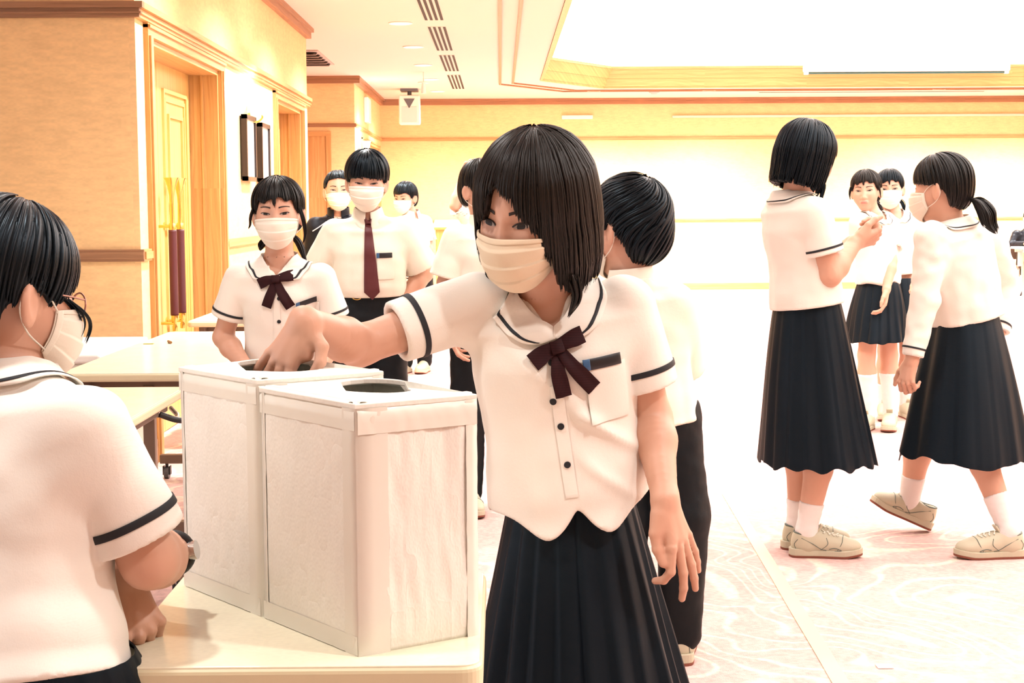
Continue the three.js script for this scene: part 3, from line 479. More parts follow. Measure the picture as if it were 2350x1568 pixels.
// torso: cross sections along a spine. rows [t, halfWidth, halfDepth, forwardShift]
function loft(F, rows) {
  const { o, X, U, Z, L } = F;
  return (x, y, z) => {
    const px = x - o[0], py = y - o[1], pz = z - o[2], h = (px * U[0] + py * U[1] + pz * U[2]) / L, tc = clamp(h, rows[0][0], rows[rows.length - 1][0]);
    let i = 0; while (i < rows.length - 2 && tc > rows[i + 1][0]) i++; const a = rows[i], b = rows[i + 1], s = (tc - a[0]) / (b[0] - a[0]), q = s * s * (3 - 2 * s);
    const w = mix(a[1], b[1], q), dd = mix(a[2], b[2], q), sh = mix(a[3], b[3], q), lx = px * X[0] + py * X[1] + pz * X[2], lz = px * Z[0] + py * Z[1] + pz * Z[2] - sh;
    const ax = lx / w, az = lz / dd, k0 = Math.sqrt(ax * ax + az * az), k1 = Math.sqrt(ax * ax / (w * w) + az * az / (dd * dd)); const d = k1 < 1e-6 ? -Math.min(w, dd) : k0 * (k0 - 1) / k1, e = Math.abs(h - tc) * L;
    return e > 0 ? (d > 0 ? Math.hypot(d, e) : Math.max(d, 0) + e) : d;
  };
}
// ribbon: a strip along points, with per-point widths across direction W, and thickness along N
function strip(pts, W, N, widths, th) {
  const pos = [], idx = [], n = pts.length;
  pts.forEach((p, i) => { const w = widths[i] / 2, a = Array.isArray(W[0]) ? W[i] : W, m = Array.isArray(N[0]) ? N[i] : N; for (const [s, t] of [[-1, 1], [1, 1], [1, -1], [-1, -1]]) pos.push(p[0] + a[0] * s * w + m[0] * t * th / 2, p[1] + a[1] * s * w + m[1] * t * th / 2, p[2] + a[2] * s * w + m[2] * t * th / 2); });
  for (let i = 0; i < n - 1; i++) for (let k = 0; k < 4; k++) { const a = i * 4 + k, b = i * 4 + (k + 1) % 4; idx.push(a, b, a + 4, b, b + 4, a + 4); }
  idx.push(0, 2, 1, 0, 3, 2); const q = (n - 1) * 4; idx.push(q, q + 1, q + 2, q, q + 2, q + 3);
  let g = new THREE.BufferGeometry(); g.setAttribute('position', new THREE.Float32BufferAttribute(pos, 3)); g.setIndex(idx); g = g.toNonIndexed(); g.computeVertexNormals(); return metreUV(g);
}
// sheet over a grid of points f(u,v), given thickness along its normals
function sheet(f, nu, nv, th = 0.0015) {
  const top = []; for (let j = 0; j <= nv; j++) for (let i = 0; i <= nu; i++) top.push(f(i / nu, j / nv));
  const W = nu + 1, base = new THREE.BufferGeometry(), idx = []; for (let j = 0; j < nv; j++) for (let i = 0; i < nu; i++) { const a = j * W + i; idx.push(a, a + 1, a + W + 1, a, a + W + 1, a + W); }
  base.setAttribute('position', new THREE.Float32BufferAttribute(top.flat(), 3)); base.setIndex(idx); base.computeVertexNormals();
  const nn = base.attributes.normal.array, pos = top.flat(), O = top.length; for (let i = 0; i < O; i++) pos.push(top[i][0] - nn[3 * i] * th, top[i][1] - nn[3 * i + 1] * th, top[i][2] - nn[3 * i + 2] * th);
  const all = idx.slice(); for (let t = 0; t < idx.length; t += 3) all.push(O + idx[t], O + idx[t + 2], O + idx[t + 1]);
  const edge = (a, b) => all.push(a, O + a, b, b, O + a, O + b); for (let i = 0; i < nu; i++) { edge(i, i + 1); edge(nv * W + i + 1, nv * W + i); } for (let j = 0; j < nv; j++) { edge((j + 1) * W, j * W); edge(j * W + nu, (j + 1) * W + nu); }
  const g = new THREE.BufferGeometry(); g.setAttribute('position', new THREE.Float32BufferAttribute(pos, 3)); g.setIndex(all); g.computeVertexNormals();
  const uv = new Float32Array(pos.length / 3 * 2); for (let i = 0; i < pos.length / 3; i++) { uv[2 * i] = (i % W) / nu * 0.2; uv[2 * i + 1] = pos[3 * i + 1]; } g.setAttribute('uv', new THREE.BufferAttribute(uv, 2)); return g;
}

// ---------------------------------------------------------------- people: materials
{
  const wv = periodic(256, 81), wv2 = periodic(40, 82);
  const weave = rep(dataTex(256, 256, (u, v) => { const s = 120 + 70 * wv(u, v * 0.5) + 50 * wv2(u, v); return [s, s, s]; }, false), 6, 6);
  M.skin = new THREE.MeshPhysicalMaterial({ color: lin(0.60, 0.335, 0.235), roughness: 0.5, sheen: 0.15, sheenColor: lin(0.6, 0.3, 0.2), sheenRoughness: 0.6 });
  M.blouse = new THREE.MeshPhysicalMaterial({ color: lin(0.80, 0.76, 0.69), roughness: 0.75, bumpMap: weave, bumpScale: 0.0004, sheen: 0.2, sheenColor: lin(0.9, 0.88, 0.85), sheenRoughness: 0.7 });
  M.shirt = std({ color: lin(0.80, 0.75, 0.64), roughness: 0.7, bumpMap: weave, bumpScale: 0.0004 });
  M.navy = std({ color: lin(0.004, 0.006, 0.010), roughness: 0.7 });
  M.skirt = new THREE.MeshPhysicalMaterial({ color: lin(0.0030, 0.0048, 0.0072), roughness: 0.55, specularIntensity: 0.45, specularColor: lin(0.55, 0.78, 1.0), bumpMap: weave, bumpScale: 0.0003 });
  M.trousers = new THREE.MeshPhysicalMaterial({ color: lin(0.0045, 0.0065, 0.0085), roughness: 0.62, specularIntensity: 0.4, bumpMap: weave, bumpScale: 0.0003 });
  M.jacket = new THREE.MeshPhysicalMaterial({ color: lin(0.004, 0.006, 0.011), roughness: 0.5, specularIntensity: 0.4 });
  const chk = dataTex(64, 64, (u, v) => { const s = ((Math.floor((u + v) * 8) + Math.floor((u - v + 8) * 8)) % 2) ? 1 : 0.75; return [46 * s, 12 * s, 17 * s]; });
  M.ribbon = new THREE.MeshPhysicalMaterial({ map: rep(chk, 30, 30), roughness: 0.75, specularIntensity: 0.4 });
  M.tie = std({ color: lin(0.085, 0.009, 0.012), roughness: 0.55, bumpMap: weave, bumpScale: 0.0004 });
  M.mask = std({ color: lin(0.80, 0.74, 0.64), roughness: 0.85, bumpMap: weave, bumpScale: 0.0003 });
  M.maskTan = std({ color: lin(0.72, 0.60, 0.44), roughness: 0.85, bumpMap: weave, bumpScale: 0.0003 });
  M.hair = new THREE.MeshPhysicalMaterial({ color: lin(0.0045, 0.0038, 0.0034), roughness: 0.40, specularIntensity: 0.5 });
  M.hairBlack = new THREE.MeshPhysicalMaterial({ color: lin(0.0020, 0.0028, 0.0036), roughness: 0.38, specularIntensity: 0.5, specularColor: lin(0.62, 0.82, 1.0) });
  M.hairBrown = new THREE.MeshPhysicalMaterial({ color: lin(0.0075, 0.0050, 0.0034), roughness: 0.42, specularIntensity: 0.5 });
  M.eyeWhite = std({ color: lin(0.42, 0.35, 0.32), roughness: 0.8 });
  M.iris = std({ color: lin(0.008, 0.005, 0.004), roughness: 0.55 });
  M.brow = std({ color: lin(0.03, 0.02, 0.016), roughness: 0.7 });
  M.lip = std({ color: lin(0.50, 0.19, 0.15), roughness: 0.45 });
  M.sock = std({ color: lin(0.78, 0.72, 0.70), roughness: 0.9, bumpMap: weave, bumpScale: 0.0006 });
  M.shoe = std({ color: lin(0.50, 0.46, 0.34), roughness: 0.6 });
  M.shoeTrim = std({ color: lin(0.10, 0.13, 0.11), roughness: 0.6 });
  M.outsole = std({ color: lin(0.20, 0.055, 0.03), roughness: 0.7 });
  M.lace = std({ color: lin(0.75, 0.72, 0.62), roughness: 0.8 });
  M.buckle = M.gold;
  M.badge = std({ color: lin(0.006, 0.007, 0.010), roughness: 0.4 });
  M.badgeBlue = std({ color: lin(0.03, 0.10, 0.22), roughness: 0.35 });
}

// ---------------------------------------------------------------- people: head, in head space (z forward, x = the person's left)
function headField(o = {}) {
  const e = (o.jaw || 1);
  const parts = [ell([0, 0.035, -0.012], [0.074, 0.082, 0.094]), ell([0, -0.030, 0.020], [0.061 * e, 0.080, 0.070]), ell([0, -0.088, 0.052], [0.027 * e, 0.026, 0.028])];
  const cheeks = [ell([0.036, -0.030, 0.052], [0.028, 0.034, 0.03]), ell([-0.036, -0.030, 0.052], [0.028, 0.034, 0.03])];
  const nose = cap([0, 0.004, 0.082], [0, -0.036, 0.100], 0.008, 0.0105), alae = unite([ell([0.010, -0.040, 0.092], [0.008, 0.007, 0.010]), ell([-0.010, -0.040, 0.092], [0.008, 0.007, 0.010])]);
  const sock = [ell([0.032, 0.004, 0.098], [0.019, 0.012, 0.014]), ell([-0.032, 0.004, 0.098], [0.019, 0.012, 0.014])];
  const mouth = ell([0, -0.064, 0.092], [0.022, 0.010, 0.010]);
  const ear = (s) => { const c = ell([0, 0, 0], [0.0085, 0.032, 0.020]), dent = ell([s * 0.009, 0.004, 0.003], [0.006, 0.020, 0.011]), ca = Math.cos(0.55), sa = Math.sin(0.55) * s; return (x, y, z) => { const X = x - s * 0.083, Y = y + 0.012, Z = z + 0.012, ex = X * ca + Z * sa, ez = -X * sa + Z * ca, ty = Y * 0.985 - ez * 0.17, tz = ez * 0.985 + Y * 0.17; return smax(c(ex, ty, tz), -dent(ex, ty, tz), 0.005); }; };
  const eL = ear(1), eR = ear(-1);
  return (x, y, z) => {
    let d = smin(parts[0](x, y, z), parts[1](x, y, z), 0.05); d = smin(d, parts[2](x, y, z), 0.035); d = smin(d, Math.min(cheeks[0](x, y, z), cheeks[1](x, y, z)), 0.03);
    if (z > 0.03) { d = smin(d, nose(x, y, z), 0.016); d = smin(d, alae(x, y, z), 0.008); d = smax(d, -sock[0](x, y, z), 0.016); d = smax(d, -sock[1](x, y, z), 0.016); d = smin(d, mouth(x, y, z), 0.014); }
    if (Math.abs(x) > 0.05) d = smin(d, x > 0 ? eL(x, y, z) : eR(x, y, z), 0.010);
    return d;
  };
}
// hand capsules: wrist at w, fingers towards D, palm facing P. s = +1 right hand, -1 left hand (thumb side sign)
function handField(w, D, P, s, pose = {}, k = 1) {
  D = norm(D); let T = norm(cross(P, D)); P = norm(cross(D, T)); T = mul(T, -s * (pose.flip || 1));
  const at = (a, b, c) => [w[0] + (T[0] * a + D[0] * b + P[0] * c) * k, w[1] + (T[1] * a + D[1] * b + P[1] * c) * k, w[2] + (T[2] * a + D[2] * b + P[2] * c) * k];
  const curl = pose.curl || [0.35, 0.4, 0.45, 0.5], spread = pose.spread ?? 0.08, fl = [], kn = [0.027, 0.009, -0.009, -0.026], L = [[0.042, 0.024, 0.02], [0.046, 0.028, 0.021], [0.042, 0.026, 0.02], [0.033, 0.02, 0.018]], kb = [0.084, 0.088, 0.084, 0.076], palm = [];
  const rad = [[0.0092, 0.0082, 0.0074, 0.0062], [0.0094, 0.0084, 0.0075, 0.0063], [0.009, 0.008, 0.0072, 0.006], [0.0082, 0.0072, 0.0064, 0.0055]];
  palm.push(cap(at(0.012, 0.0, 0), at(0.02, 0.07, 0.001), 0.015 * k, 0.012 * k), cap(at(-0.010, 0.0, 0), at(-0.018, 0.066, 0.001), 0.015 * k, 0.0115 * k), cap(at(0, 0.0, 0), at(0, 0.074, 0), 0.016 * k, 0.012 * k), cap(at(0.014, 0.015, 0.004), at(0.03, 0.045, 0.010), 0.014 * k, 0.011 * k));
  const fingers = [];
  for (let f = 0; f < 4; f++) {
    let a = [kn[f], kb[f], 0], ang = 0, side = (1.5 - f) * spread; const chain = [a];
    const c = Array.isArray(curl[f]) ? curl[f] : [curl[f], curl[f] * 1.15, curl[f] * 0.8];
    for (let j = 0; j < 3; j++) { ang += c[j]; const b = [a[0] + Math.sin(side) * L[f][j] * Math.cos(ang), a[1] + Math.cos(ang) * Math.cos(side) * L[f][j], a[2] + Math.sin(ang) * L[f][j]]; chain.push(b); a = b; }
    const seg = [cap(at(kn[f] * 0.6, 0.05, 0), at(...chain[0]), 0.0095 * k, rad[f][0] * k)]; for (let j = 0; j < 3; j++) seg.push(cap(at(...chain[j]), at(...chain[j + 1]), rad[f][j] * k, rad[f][j + 1] * k)); fingers.push(unite(seg, 0.003)); fl.push(...chain.map((q) => at(...q)));
  }
  const th = pose.thumb || [[0.026, 0.022, 0.006], [0.046, 0.050, 0.016], [0.054, 0.078, 0.022], [0.054, 0.100, 0.024]];
  const tseg = []; for (let j = 0; j < 3; j++) tseg.push(cap(at(...th[j]), at(...th[j + 1]), [0.013, 0.0105, 0.0092][j] * k, [0.0105, 0.0092, 0.0072][j] * k));
  const thumb = unite(tseg, 0.004), pf = unite(palm, 0.014 * k), ff = unite(fingers);
  const lo = [1e9, 1e9, 1e9], hi = [-1e9, -1e9, -1e9]; for (const q of [...fl, w, ...th.map((t) => at(...t))]) for (let c = 0; c < 3; c++) { lo[c] = Math.min(lo[c], q[c] - 0.025); hi[c] = Math.max(hi[c], q[c] + 0.025); }
  const cen = mul(add(lo, hi), 0.5), R = len(sub(hi, lo)) / 2;
  return { f: (x, y, z) => { const far = Math.hypot(x - cen[0], y - cen[1], z - cen[2]) - R; if (far > 0.05) return far; let d = smin(pf(x, y, z), ff(x, y, z), 0.0045 * k); return smin(d, thumb(x, y, z), 0.010 * k); }, lo, hi };
}
// ---------------------------------------------------------------- people: hair
const tableAt = (rows, a) => { if (a <= rows[0][0]) return rows[0][1]; for (let i = 1; i < rows.length; i++) if (a <= rows[i][0]) return mix(rows[i - 1][1], rows[i][1], sstep(rows[i - 1][0], rows[i][0], a)); return rows[rows.length - 1][1]; };
function hairModel(h) {
  const t = h.t ?? 0.014, low = h.low, lift = h.lift ?? 0;
  const capE = ell([0, 0.036 + lift, -0.014], [0.076 + t, 0.083 + t + lift * 0.5, 0.096 + t]), nape = ell([0, -0.02, -0.045], [0.066 + t * 0.8, 0.075, 0.058 + t]);
  let vol = (x, y, z) => smin(capE(x, y, z), nape(x, y, z), 0.03);
  if (h.hang) { const R = h.hang; const base = vol; vol = (x, y, z) => { const yy = clamp(y, R[0][0], R[R.length - 1][0]); let i = 0; while (i < R.length - 2 && yy > R[i + 1][0]) i++; const s = (yy - R[i][0]) / (R[i + 1][0] - R[i][0]), w = mix(R[i][1], R[i + 1][1], s), dd = mix(R[i][2], R[i + 1][2], s), zc = mix(R[i][3] ?? -0.012, R[i + 1][3] ?? -0.012, s); const ax = x / w, az = (z - zc) / dd, k0 = Math.hypot(ax, az), k1 = Math.hypot(ax / w, az / dd); let d = k1 < 1e-6 ? -0.05 : k0 * (k0 - 1) / k1; d = Math.max(d, Math.abs(y - yy)); return smin(base(x, y, z), d, 0.02); }; }
  const azOf = (x, z) => Math.atan2(x, z + 0.012) * 57.2958;
  const inner = h.inner || 0;
  const f = (x, y, z) => { const a = azOf(x, z); let d = vol(x, y, z) + 0.0025 * N3(a * 0.35, y * 9, 3.3); d = Math.max(d, tableAt(low, a) - y); if (inner) { const e = Math.max(Math.hypot(x / 0.068, (z - 0.004) / 0.078) * 0.07 - 0.07, y + 0.02); d = Math.max(d, -e); } return d; };
  return { f, vol, low, azOf };
}
function hairGeo(h, cell) {
  const m = hairModel(h), c0 = [0, 0.025, -0.012], pos = [], idx = [];
  const base = surfaceNets((x, y, z) => m.f(x, y, z) * 0.4, [-0.14, -0.2, -0.16], [0.14, 0.18, 0.16], cell || 0.005);
  const n = h.locks || 220, pole = h.pole || [0, -0.25];       // pole tilt: where the hair parts from
  const lock = (pts, w, th) => {   // pts: {p, n}
    const b = pos.length / 3; const k = pts.length;
    pts.forEach((q, i) => { const nx = pts[Math.min(k - 1, i + 1)].p, pv = pts[Math.max(0, i - 1)].p, d = norm(sub(nx, pv)), s = norm(cross(d, q.n)), u = i / (k - 1), tw = w * Math.min(1, 0.35 + u * 3) * Math.pow(1 - u, 0.35) + 0.0004, tt = th * Math.min(1, 0.35 + u * 3) * (1 - u * u) + 0.0003; for (const [a, c] of [[-1, 0], [0, 1], [1, 0], [0, -1]]) pos.push(q.p[0] + s[0] * a * tw + q.n[0] * c * tt, q.p[1] + s[1] * a * tw + q.n[1] * c * tt, q.p[2] + s[2] * a * tw + q.n[2] * c * tt); });
    for (let i = 0; i < k - 1; i++) for (let e = 0; e < 4; e++) { const a = b + i * 4 + e, c = b + i * 4 + (e + 1) % 4; idx.push(a, a + 4, c, c, a + 4, c + 4); }
  };
  const ca = Math.cos(pole[1]), sa = Math.sin(pole[1]);
  for (let i = 0; i < n; i++) {
    const az0 = (i + rnd()) / n * Math.PI * 2 - Math.PI, wob = (rnd() - 0.5) * 0.25, off = (rnd() - 0.35) * (h.rough ?? 0.004), jit = (rnd() - 0.6) * (h.jit ?? 0.018), th0 = 0.10 + rnd() * (h.start ?? 0.7), pts = [];
    for (let s = 0; s <= 26; s++) {
      const u = s / 26, th = th0 + (2.75 - th0) * u, az = az0 + wob * u * u + (h.swirl || 0) * (1 - u) * (1 - u);
      let d = [Math.sin(th) * Math.sin(az), Math.cos(th), Math.sin(th) * Math.cos(az)]; d = [d[0], d[1] * ca - d[2] * sa * (1 - u), d[2] * ca + d[1] * sa * (1 - u)]; d = norm(d);
      const q = march(m.vol, add(c0, mul(d, 0.3)), mul(d, -1), 0.4); if (!q) break;
      const lo = tableAt(m.low, m.azOf(q[0], q[2])) + jit; if (q[1] < lo) break;
      const nn = grad(m.vol, q); pts.push({ p: add(q, mul(nn, off + 0.0005)), n: nn });
    }
    if (pts.length > 3) lock(pts, (h.lw ?? 0.006) * (0.5 + rnd() * 0.8), 0.0018);
  }
  for (const tl of h.tails || []) {   // bundles: ponytails, side wisps. path points, radius profile
    const c = new THREE.CatmullRomCurve3(tl.path.map((p) => new THREE.Vector3(...p))), num = tl.n || 26;
    for (let i = 0; i < num; i++) { const a = rnd() * 6.283, r = Math.sqrt(rnd()), pts = [], en = 0.8 + rnd() * 0.2; for (let s = 0; s <= 14; s++) { const u = s / 14 * en, p = c.getPoint(u), R = tableAt(tl.r, u), o = [Math.cos(a) * r * R, 0.25 * Math.sin(a * 2) * r * R, Math.sin(a) * r * R]; pts.push({ p: [p.x + o[0], p.y + o[1], p.z + o[2]], n: norm([Math.cos(a), 0.1, Math.sin(a)]) }); } lock(pts, tl.w ?? 0.005, 0.003); }
  }
  const g = new THREE.BufferGeometry(); g.setAttribute('position', new THREE.Float32BufferAttribute(pos, 3)); g.setIndex(idx); g.computeVertexNormals(); metreUV(g);
  return mergeGeometries([base, g].map((q) => { const o = q.clone(); metreUV(o); return o; }), false);
}

// ---------------------------------------------------------------- people: shoes (foot space: ankle over origin, z to the toe)
let shoeCache = null;
function shoeParts() {
  if (shoeCache) return shoeCache;
  const up = unite([ell([0, 0.040, 0.148], [0.040, 0.030, 0.052]), cap([0, 0.045, 0.015], [0, 0.042, 0.12], 0.037, 0.036), ell([0, 0.05, -0.015], [0.034, 0.048, 0.042]), cap([0, 0.05, 0.0], [0, 0.085, -0.008], 0.037, 0.036), cap([0, 0.07, 0.03], [0, 0.045, 0.11], 0.034, 0.032)], 0.022);
  const hole = cap([0, 0.08, -0.004], [0, 0.16, -0.016], 0.029, 0.034), rimTop = (x, y, z) => y - (0.088 + 0.18 * Math.max(0, -z - 0.01) + 0.30 * Math.max(0, z - 0.012));
  const f = (x, y, z) => smax(smax(smax(up(x, y, z), 0.018 - y, 0.004), -hole(x, y, z), 0.004), rimTop(x, y, z), 0.006);
  const sole = (g, y0, y1) => { const s = new THREE.Shape(); const P = [[-0.030, -0.050], [-0.036, -0.02], [-0.034, 0.04], [-0.040, 0.10], [-0.042, 0.145], [-0.030, 0.190], [-0.004, 0.204], [0.026, 0.192], [0.040, 0.15], [0.042, 0.10], [0.036, 0.05], [0.036, -0.01], [0.031, -0.048], [0, -0.062]]; s.setFromPoints(new THREE.CatmullRomCurve3(P.map(([x, z]) => new THREE.Vector3(x, z, 0)), true).getPoints(48).map((v) => new THREE.Vector2(v.x * g, -v.y))); const e = new THREE.ExtrudeGeometry(s, { depth: y1 - y0 - 0.004, bevelEnabled: true, bevelSize: 0.002, bevelThickness: 0.002, bevelSegments: 2 }); e.rotateX(-Math.PI / 2); e.translate(0, y0 + 0.002, 0); const p = e.attributes.position; for (let i = 0; i < p.count; i++) { const z = p.getZ(i), y = p.getY(i); p.setY(i, y + 0.010 * sstep(0.13, 0.21, z) + (y > y0 + 0.01 ? 0.006 * sstep(0.04, -0.05, z) : 0)); } e.computeVertexNormals(); return metreUV(e); };
  const upper = surfaceNets(f, [-0.06, 0, -0.08], [0.06, 0.14, 0.22], 0.0045);
  const rim = []; for (let i = 0; i < 40; i++) { const a = i / 40 * 6.283; const dir = [Math.sin(a), 0, Math.cos(a)]; let q = [dir[0] * 0.034, 0.09, -0.010 + dir[2] * 0.036]; q[1] = 0.088 + 0.18 * Math.max(0, -q[2] - 0.01) + 0.30 * Math.max(0, q[2] - 0.012); rim.push([q[0], q[1] - 0.001, q[2]]); }
  const laces = [0.060, 0.078, 0.096, 0.113].map((z, k) => { const pts = []; for (let i = 0; i <= 8; i++) { const x = -0.022 + 0.044 * i / 8; const q = march(f, [x, 0.2, z + 0.004 * Math.sin(i + k)], [0, -1, 0], 0.25) || [x, 0.07, z]; pts.push([q[0], q[1] + 0.002, q[2]]); } return tube(pts, 0.0024, 14, 6); });
  const seam = (pts, r) => tube(pts.map((p) => snap(f, p, 0.0006)), r, 20, 5);
  const seams = [1, -1].flatMap((s) => [seam([[s * 0.036, 0.075, -0.02], [s * 0.04, 0.055, 0.02], [s * 0.04, 0.035, 0.05], [s * 0.042, 0.028, 0.07]], 0.0013), seam([[s * 0.04, 0.03, 0.05], [s * 0.038, 0.055, 0.075], [s * 0.03, 0.075, 0.07]], 0.0013), seam([[s * 0.040, 0.030, 0.11], [s * 0.034, 0.055, 0.125], [s * 0.018, 0.066, 0.128], [0, 0.068, 0.13]], 0.0013), seam([[s * 0.036, 0.07, -0.035], [s * 0.03, 0.05, -0.05], [s * 0.034, 0.03, -0.045]], 0.0013), seam([[s * 0.038, 0.035, 0.08], [s * 0.038, 0.04, 0.10], [s * 0.036, 0.033, 0.125], [s * 0.038, 0.028, 0.10]], 0.0014)]);
  const tongue = rbox(-0.018, 0.018, -0.004, 0.004, -0.025, 0.025, 0.003).rotateX(-0.95).translate(0, 0.100, 0.042);
  shoeCache = { upper: merge([upper, plain(tongue)]), mid: sole(1.0, 0.008, 0.028), out: sole(1.01, 0, 0.009), rim: tube(rim, 0.0032, 60, 6, true), laces, seams: merge(seams) };
  return shoeCache;
}
function addShoe(g, o, at, yaw, pitch = 0, s = 1, simple) {
  const P = shoeParts(), q = new THREE.Group(); q.name = 'shoe'; q.position.set(...at); q.rotation.order = 'YXZ'; q.rotation.set(pitch, yaw, 0); q.scale.setScalar(s); g.add(q);
  part('upper', P.upper, M.shoe, q); part('midsole', P.mid, M.shoe, q); part('outsole', P.out, M.outsole, q, 'reddish brown outsole'); if (simple) return q;
  part('collar_trim', P.rim, M.shoeTrim, q); part('seam_lines', P.seams, M.shoeTrim, q); P.laces.forEach((l) => part('lace', l, M.lace, q)); return q;
}

// ---------------------------------------------------------------- people: the builder
function person(o) {
  const base = o.base, Lc = (p) => p && [p[0] - base[0], p[1], p[2] - base[1]];
  const g = thing('person', o.label, 'person', [base[0], 0, base[1]], o.group);
  const J = {}; for (const k in o.J) J[k] = Lc(o.J[k]);
  const k = o.k ?? 1, far = o.far ? 1 : 0;
  const U = norm(sub(J.neck, J.hip)), L = len(sub(J.neck, J.hip)); let X = sub(J.shL, J.shR); X = norm(sub(X, mul(U, dot(X, U)))); const Z = cross(X, U), F = { o: J.hip, X, U, Z, L };
  const toF = (x, y, z) => { const px = x - F.o[0], py = y - F.o[1], pz = z - F.o[2]; return [px * X[0] + py * X[1] + pz * X[2], px * U[0] + py * U[1] + pz * U[2], px * Z[0] + py * Z[1] + pz * Z[2]]; };
  const fromF = (a, b, c) => [F.o[0] + X[0] * a + U[0] * b + Z[0] * c, F.o[1] + X[1] * a + U[1] * b + Z[1] * c, F.o[2] + X[2] * a + U[2] * b + Z[2] * c];
  // head transform
  const hs = (o.head.s ?? 1), hm = new THREE.Matrix4().makeRotationFromEuler(new THREE.Euler(o.head.pitch || 0, o.head.yaw || 0, o.head.roll || 0, 'YXZ')), he = hm.elements, hc = J.head;
  const toH = (x, y, z) => { const px = (x - hc[0]) / hs, py = (y - hc[1]) / hs, pz = (z - hc[2]) / hs; return [he[0] * px + he[1] * py + he[2] * pz, he[4] * px + he[5] * py + he[6] * pz, he[8] * px + he[9] * py + he[10] * pz]; };
  const fromH = (a, b, c) => [hc[0] + hs * (he[0] * a + he[4] * b + he[8] * c), hc[1] + hs * (he[1] * a + he[5] * b + he[9] * c), hc[2] + hs * (he[2] * a + he[6] * b + he[10] * c)];
  const hf = headField(o.head), headD = (x, y, z) => { const px = x - hc[0], py = y - hc[1], pz = z - hc[2], r = Math.sqrt(px * px + py * py + pz * pz); if (r > 0.24 * hs) return r - 0.15 * hs; const q = toH(x, y, z); return hf(q[0], q[1], q[2]) * hs; };
  const inHead = (name, geo, mat, parent = g, label) => { const m = part(name, geo, mat, parent, label); if (parent === g) { m.position.set(...hc); m.quaternion.setFromRotationMatrix(hm); m.scale.setScalar(hs); } return m; };
  // body field
  const W = o.W ?? 0.14, sk = o.skinMat || M.skin, limbs = [];
  const torsoRows = [[-0.22, W * 0.45, 0.05 * k, 0], [0, W * 0.62, 0.07 * k, 0], [0.35, W * 0.66, 0.07 * k, 0.004], [0.68, W * 0.86, 0.088 * k, 0.006], [0.88, W * 0.74, 0.07 * k, 0.0], [1.0, W * 0.36, 0.05 * k, -0.006]];
  const torso = loft(F, torsoRows), nb = fromH(0, -0.055, -0.022);
  limbs.push(cap(add(J.neck, mul(U, -0.03)), nb, 0.050 * k, 0.047 * hs));
  const ar = (o.ar ?? 1) * k;
  for (const s of ['R', 'L']) {
    if (J['sh' + s]) { limbs.push(cap(J['sh' + s], J['el' + s], 0.043 * ar, 0.034 * ar)); const m = lerp3(J['el' + s], J['wr' + s], 0.28); limbs.push(cap(J['el' + s], m, 0.034 * ar, 0.036 * ar), cap(m, J['wr' + s], 0.036 * ar, 0.0225 * ar)); }
    if (J['kn' + s]) { const hj = J['hp' + s] || fromF((s === 'L' ? 1 : -1) * W * 0.36, -0.06, 0); limbs.push(cap(hj, J['kn' + s], 0.062 * k, 0.05 * k)); const m = lerp3(J['kn' + s], J['an' + s], 0.3); limbs.push(cap(J['kn' + s], m, 0.048 * k, 0.052 * k), cap(m, J['an' + s], 0.052 * k, 0.034 * k)); const fy = (o.footYaw || {})[s] ?? 0; const toe = add(J['an' + s], [Math.sin(fy) * 0.03, -0.03, Math.cos(fy) * 0.03]); limbs.push(cap(J['an' + s], toe, 0.033 * k, 0.026 * k)); }
  }
  const hands = []; for (const s of ['R', 'L']) if (o.hands && o.hands[s]) { const h = o.hands[s]; hands.push(handField(J['wr' + s], h.D, h.P, s === 'R' ? 1 : -1, h, (h.k ?? 1) * k)); }
  const limbF = unite(limbs, 0.018), bodyF = (x, y, z) => { let d = smin(torso(x, y, z), limbF(x, y, z), 0.03); d = smin(d, headD(x, y, z), 0.022); for (const h of hands) d = smin(d, h.f(x, y, z), 0.014); return d; };
  const bb = (pts, m) => { const lo = [1e9, 1e9, 1e9], hi = [-1e9, -1e9, -1e9]; for (const p of pts) for (let c = 0; c < 3; c++) { lo[c] = Math.min(lo[c], p[c] - m); hi[c] = Math.max(hi[c], p[c] + m); } return [lo, hi]; };
  const allJ = Object.values(J).filter(Boolean);
  { // one continuous body: coarse grid, with finer grids for head and hands
    const fine = [{ lo: sub(hc, mul([0.125, 0.15, 0.135], hs)), hi: add(hc, mul([0.125, 0.14, 0.135], hs)), cell: o.cellHead || (far ? 0.006 : 0.0042) }];
    hands.forEach((h) => fine.push({ lo: h.lo, hi: h.hi, cell: o.cellHand || (far ? 0.005 : 0.0034) }));
    const inside = (b, x, y, z, m) => x > b.lo[0] + m && x < b.hi[0] - m && y > b.lo[1] + m && y < b.hi[1] - m && z > b.lo[2] + m && z < b.hi[2] - m;
    const [lo, hi] = bb([...allJ, ...hands.flatMap((h) => [h.lo, h.hi])], 0.19); const coarse = filterTris(surfaceNets(bodyF, lo, hi, o.cell || (far ? 0.016 : 0.011)), (x, y, z) => !fine.some((b) => inside(b, x, y, z, b.cell * 1.2)));
    const list = [coarse, ...fine.map((b) => surfaceNets(bodyF, b.lo, b.hi, b.cell))]; part('body', mergeGeometries(list, false), sk, g);
  }
  // ---- face
  const onFace = (x, y, off) => { const q = march(hf, [x, y, 0.2], [0, 0, -1], 0.25) || [x, y, 0.08]; const n = grad(hf, q, 0.004); return add(q, mul(n, off)); };
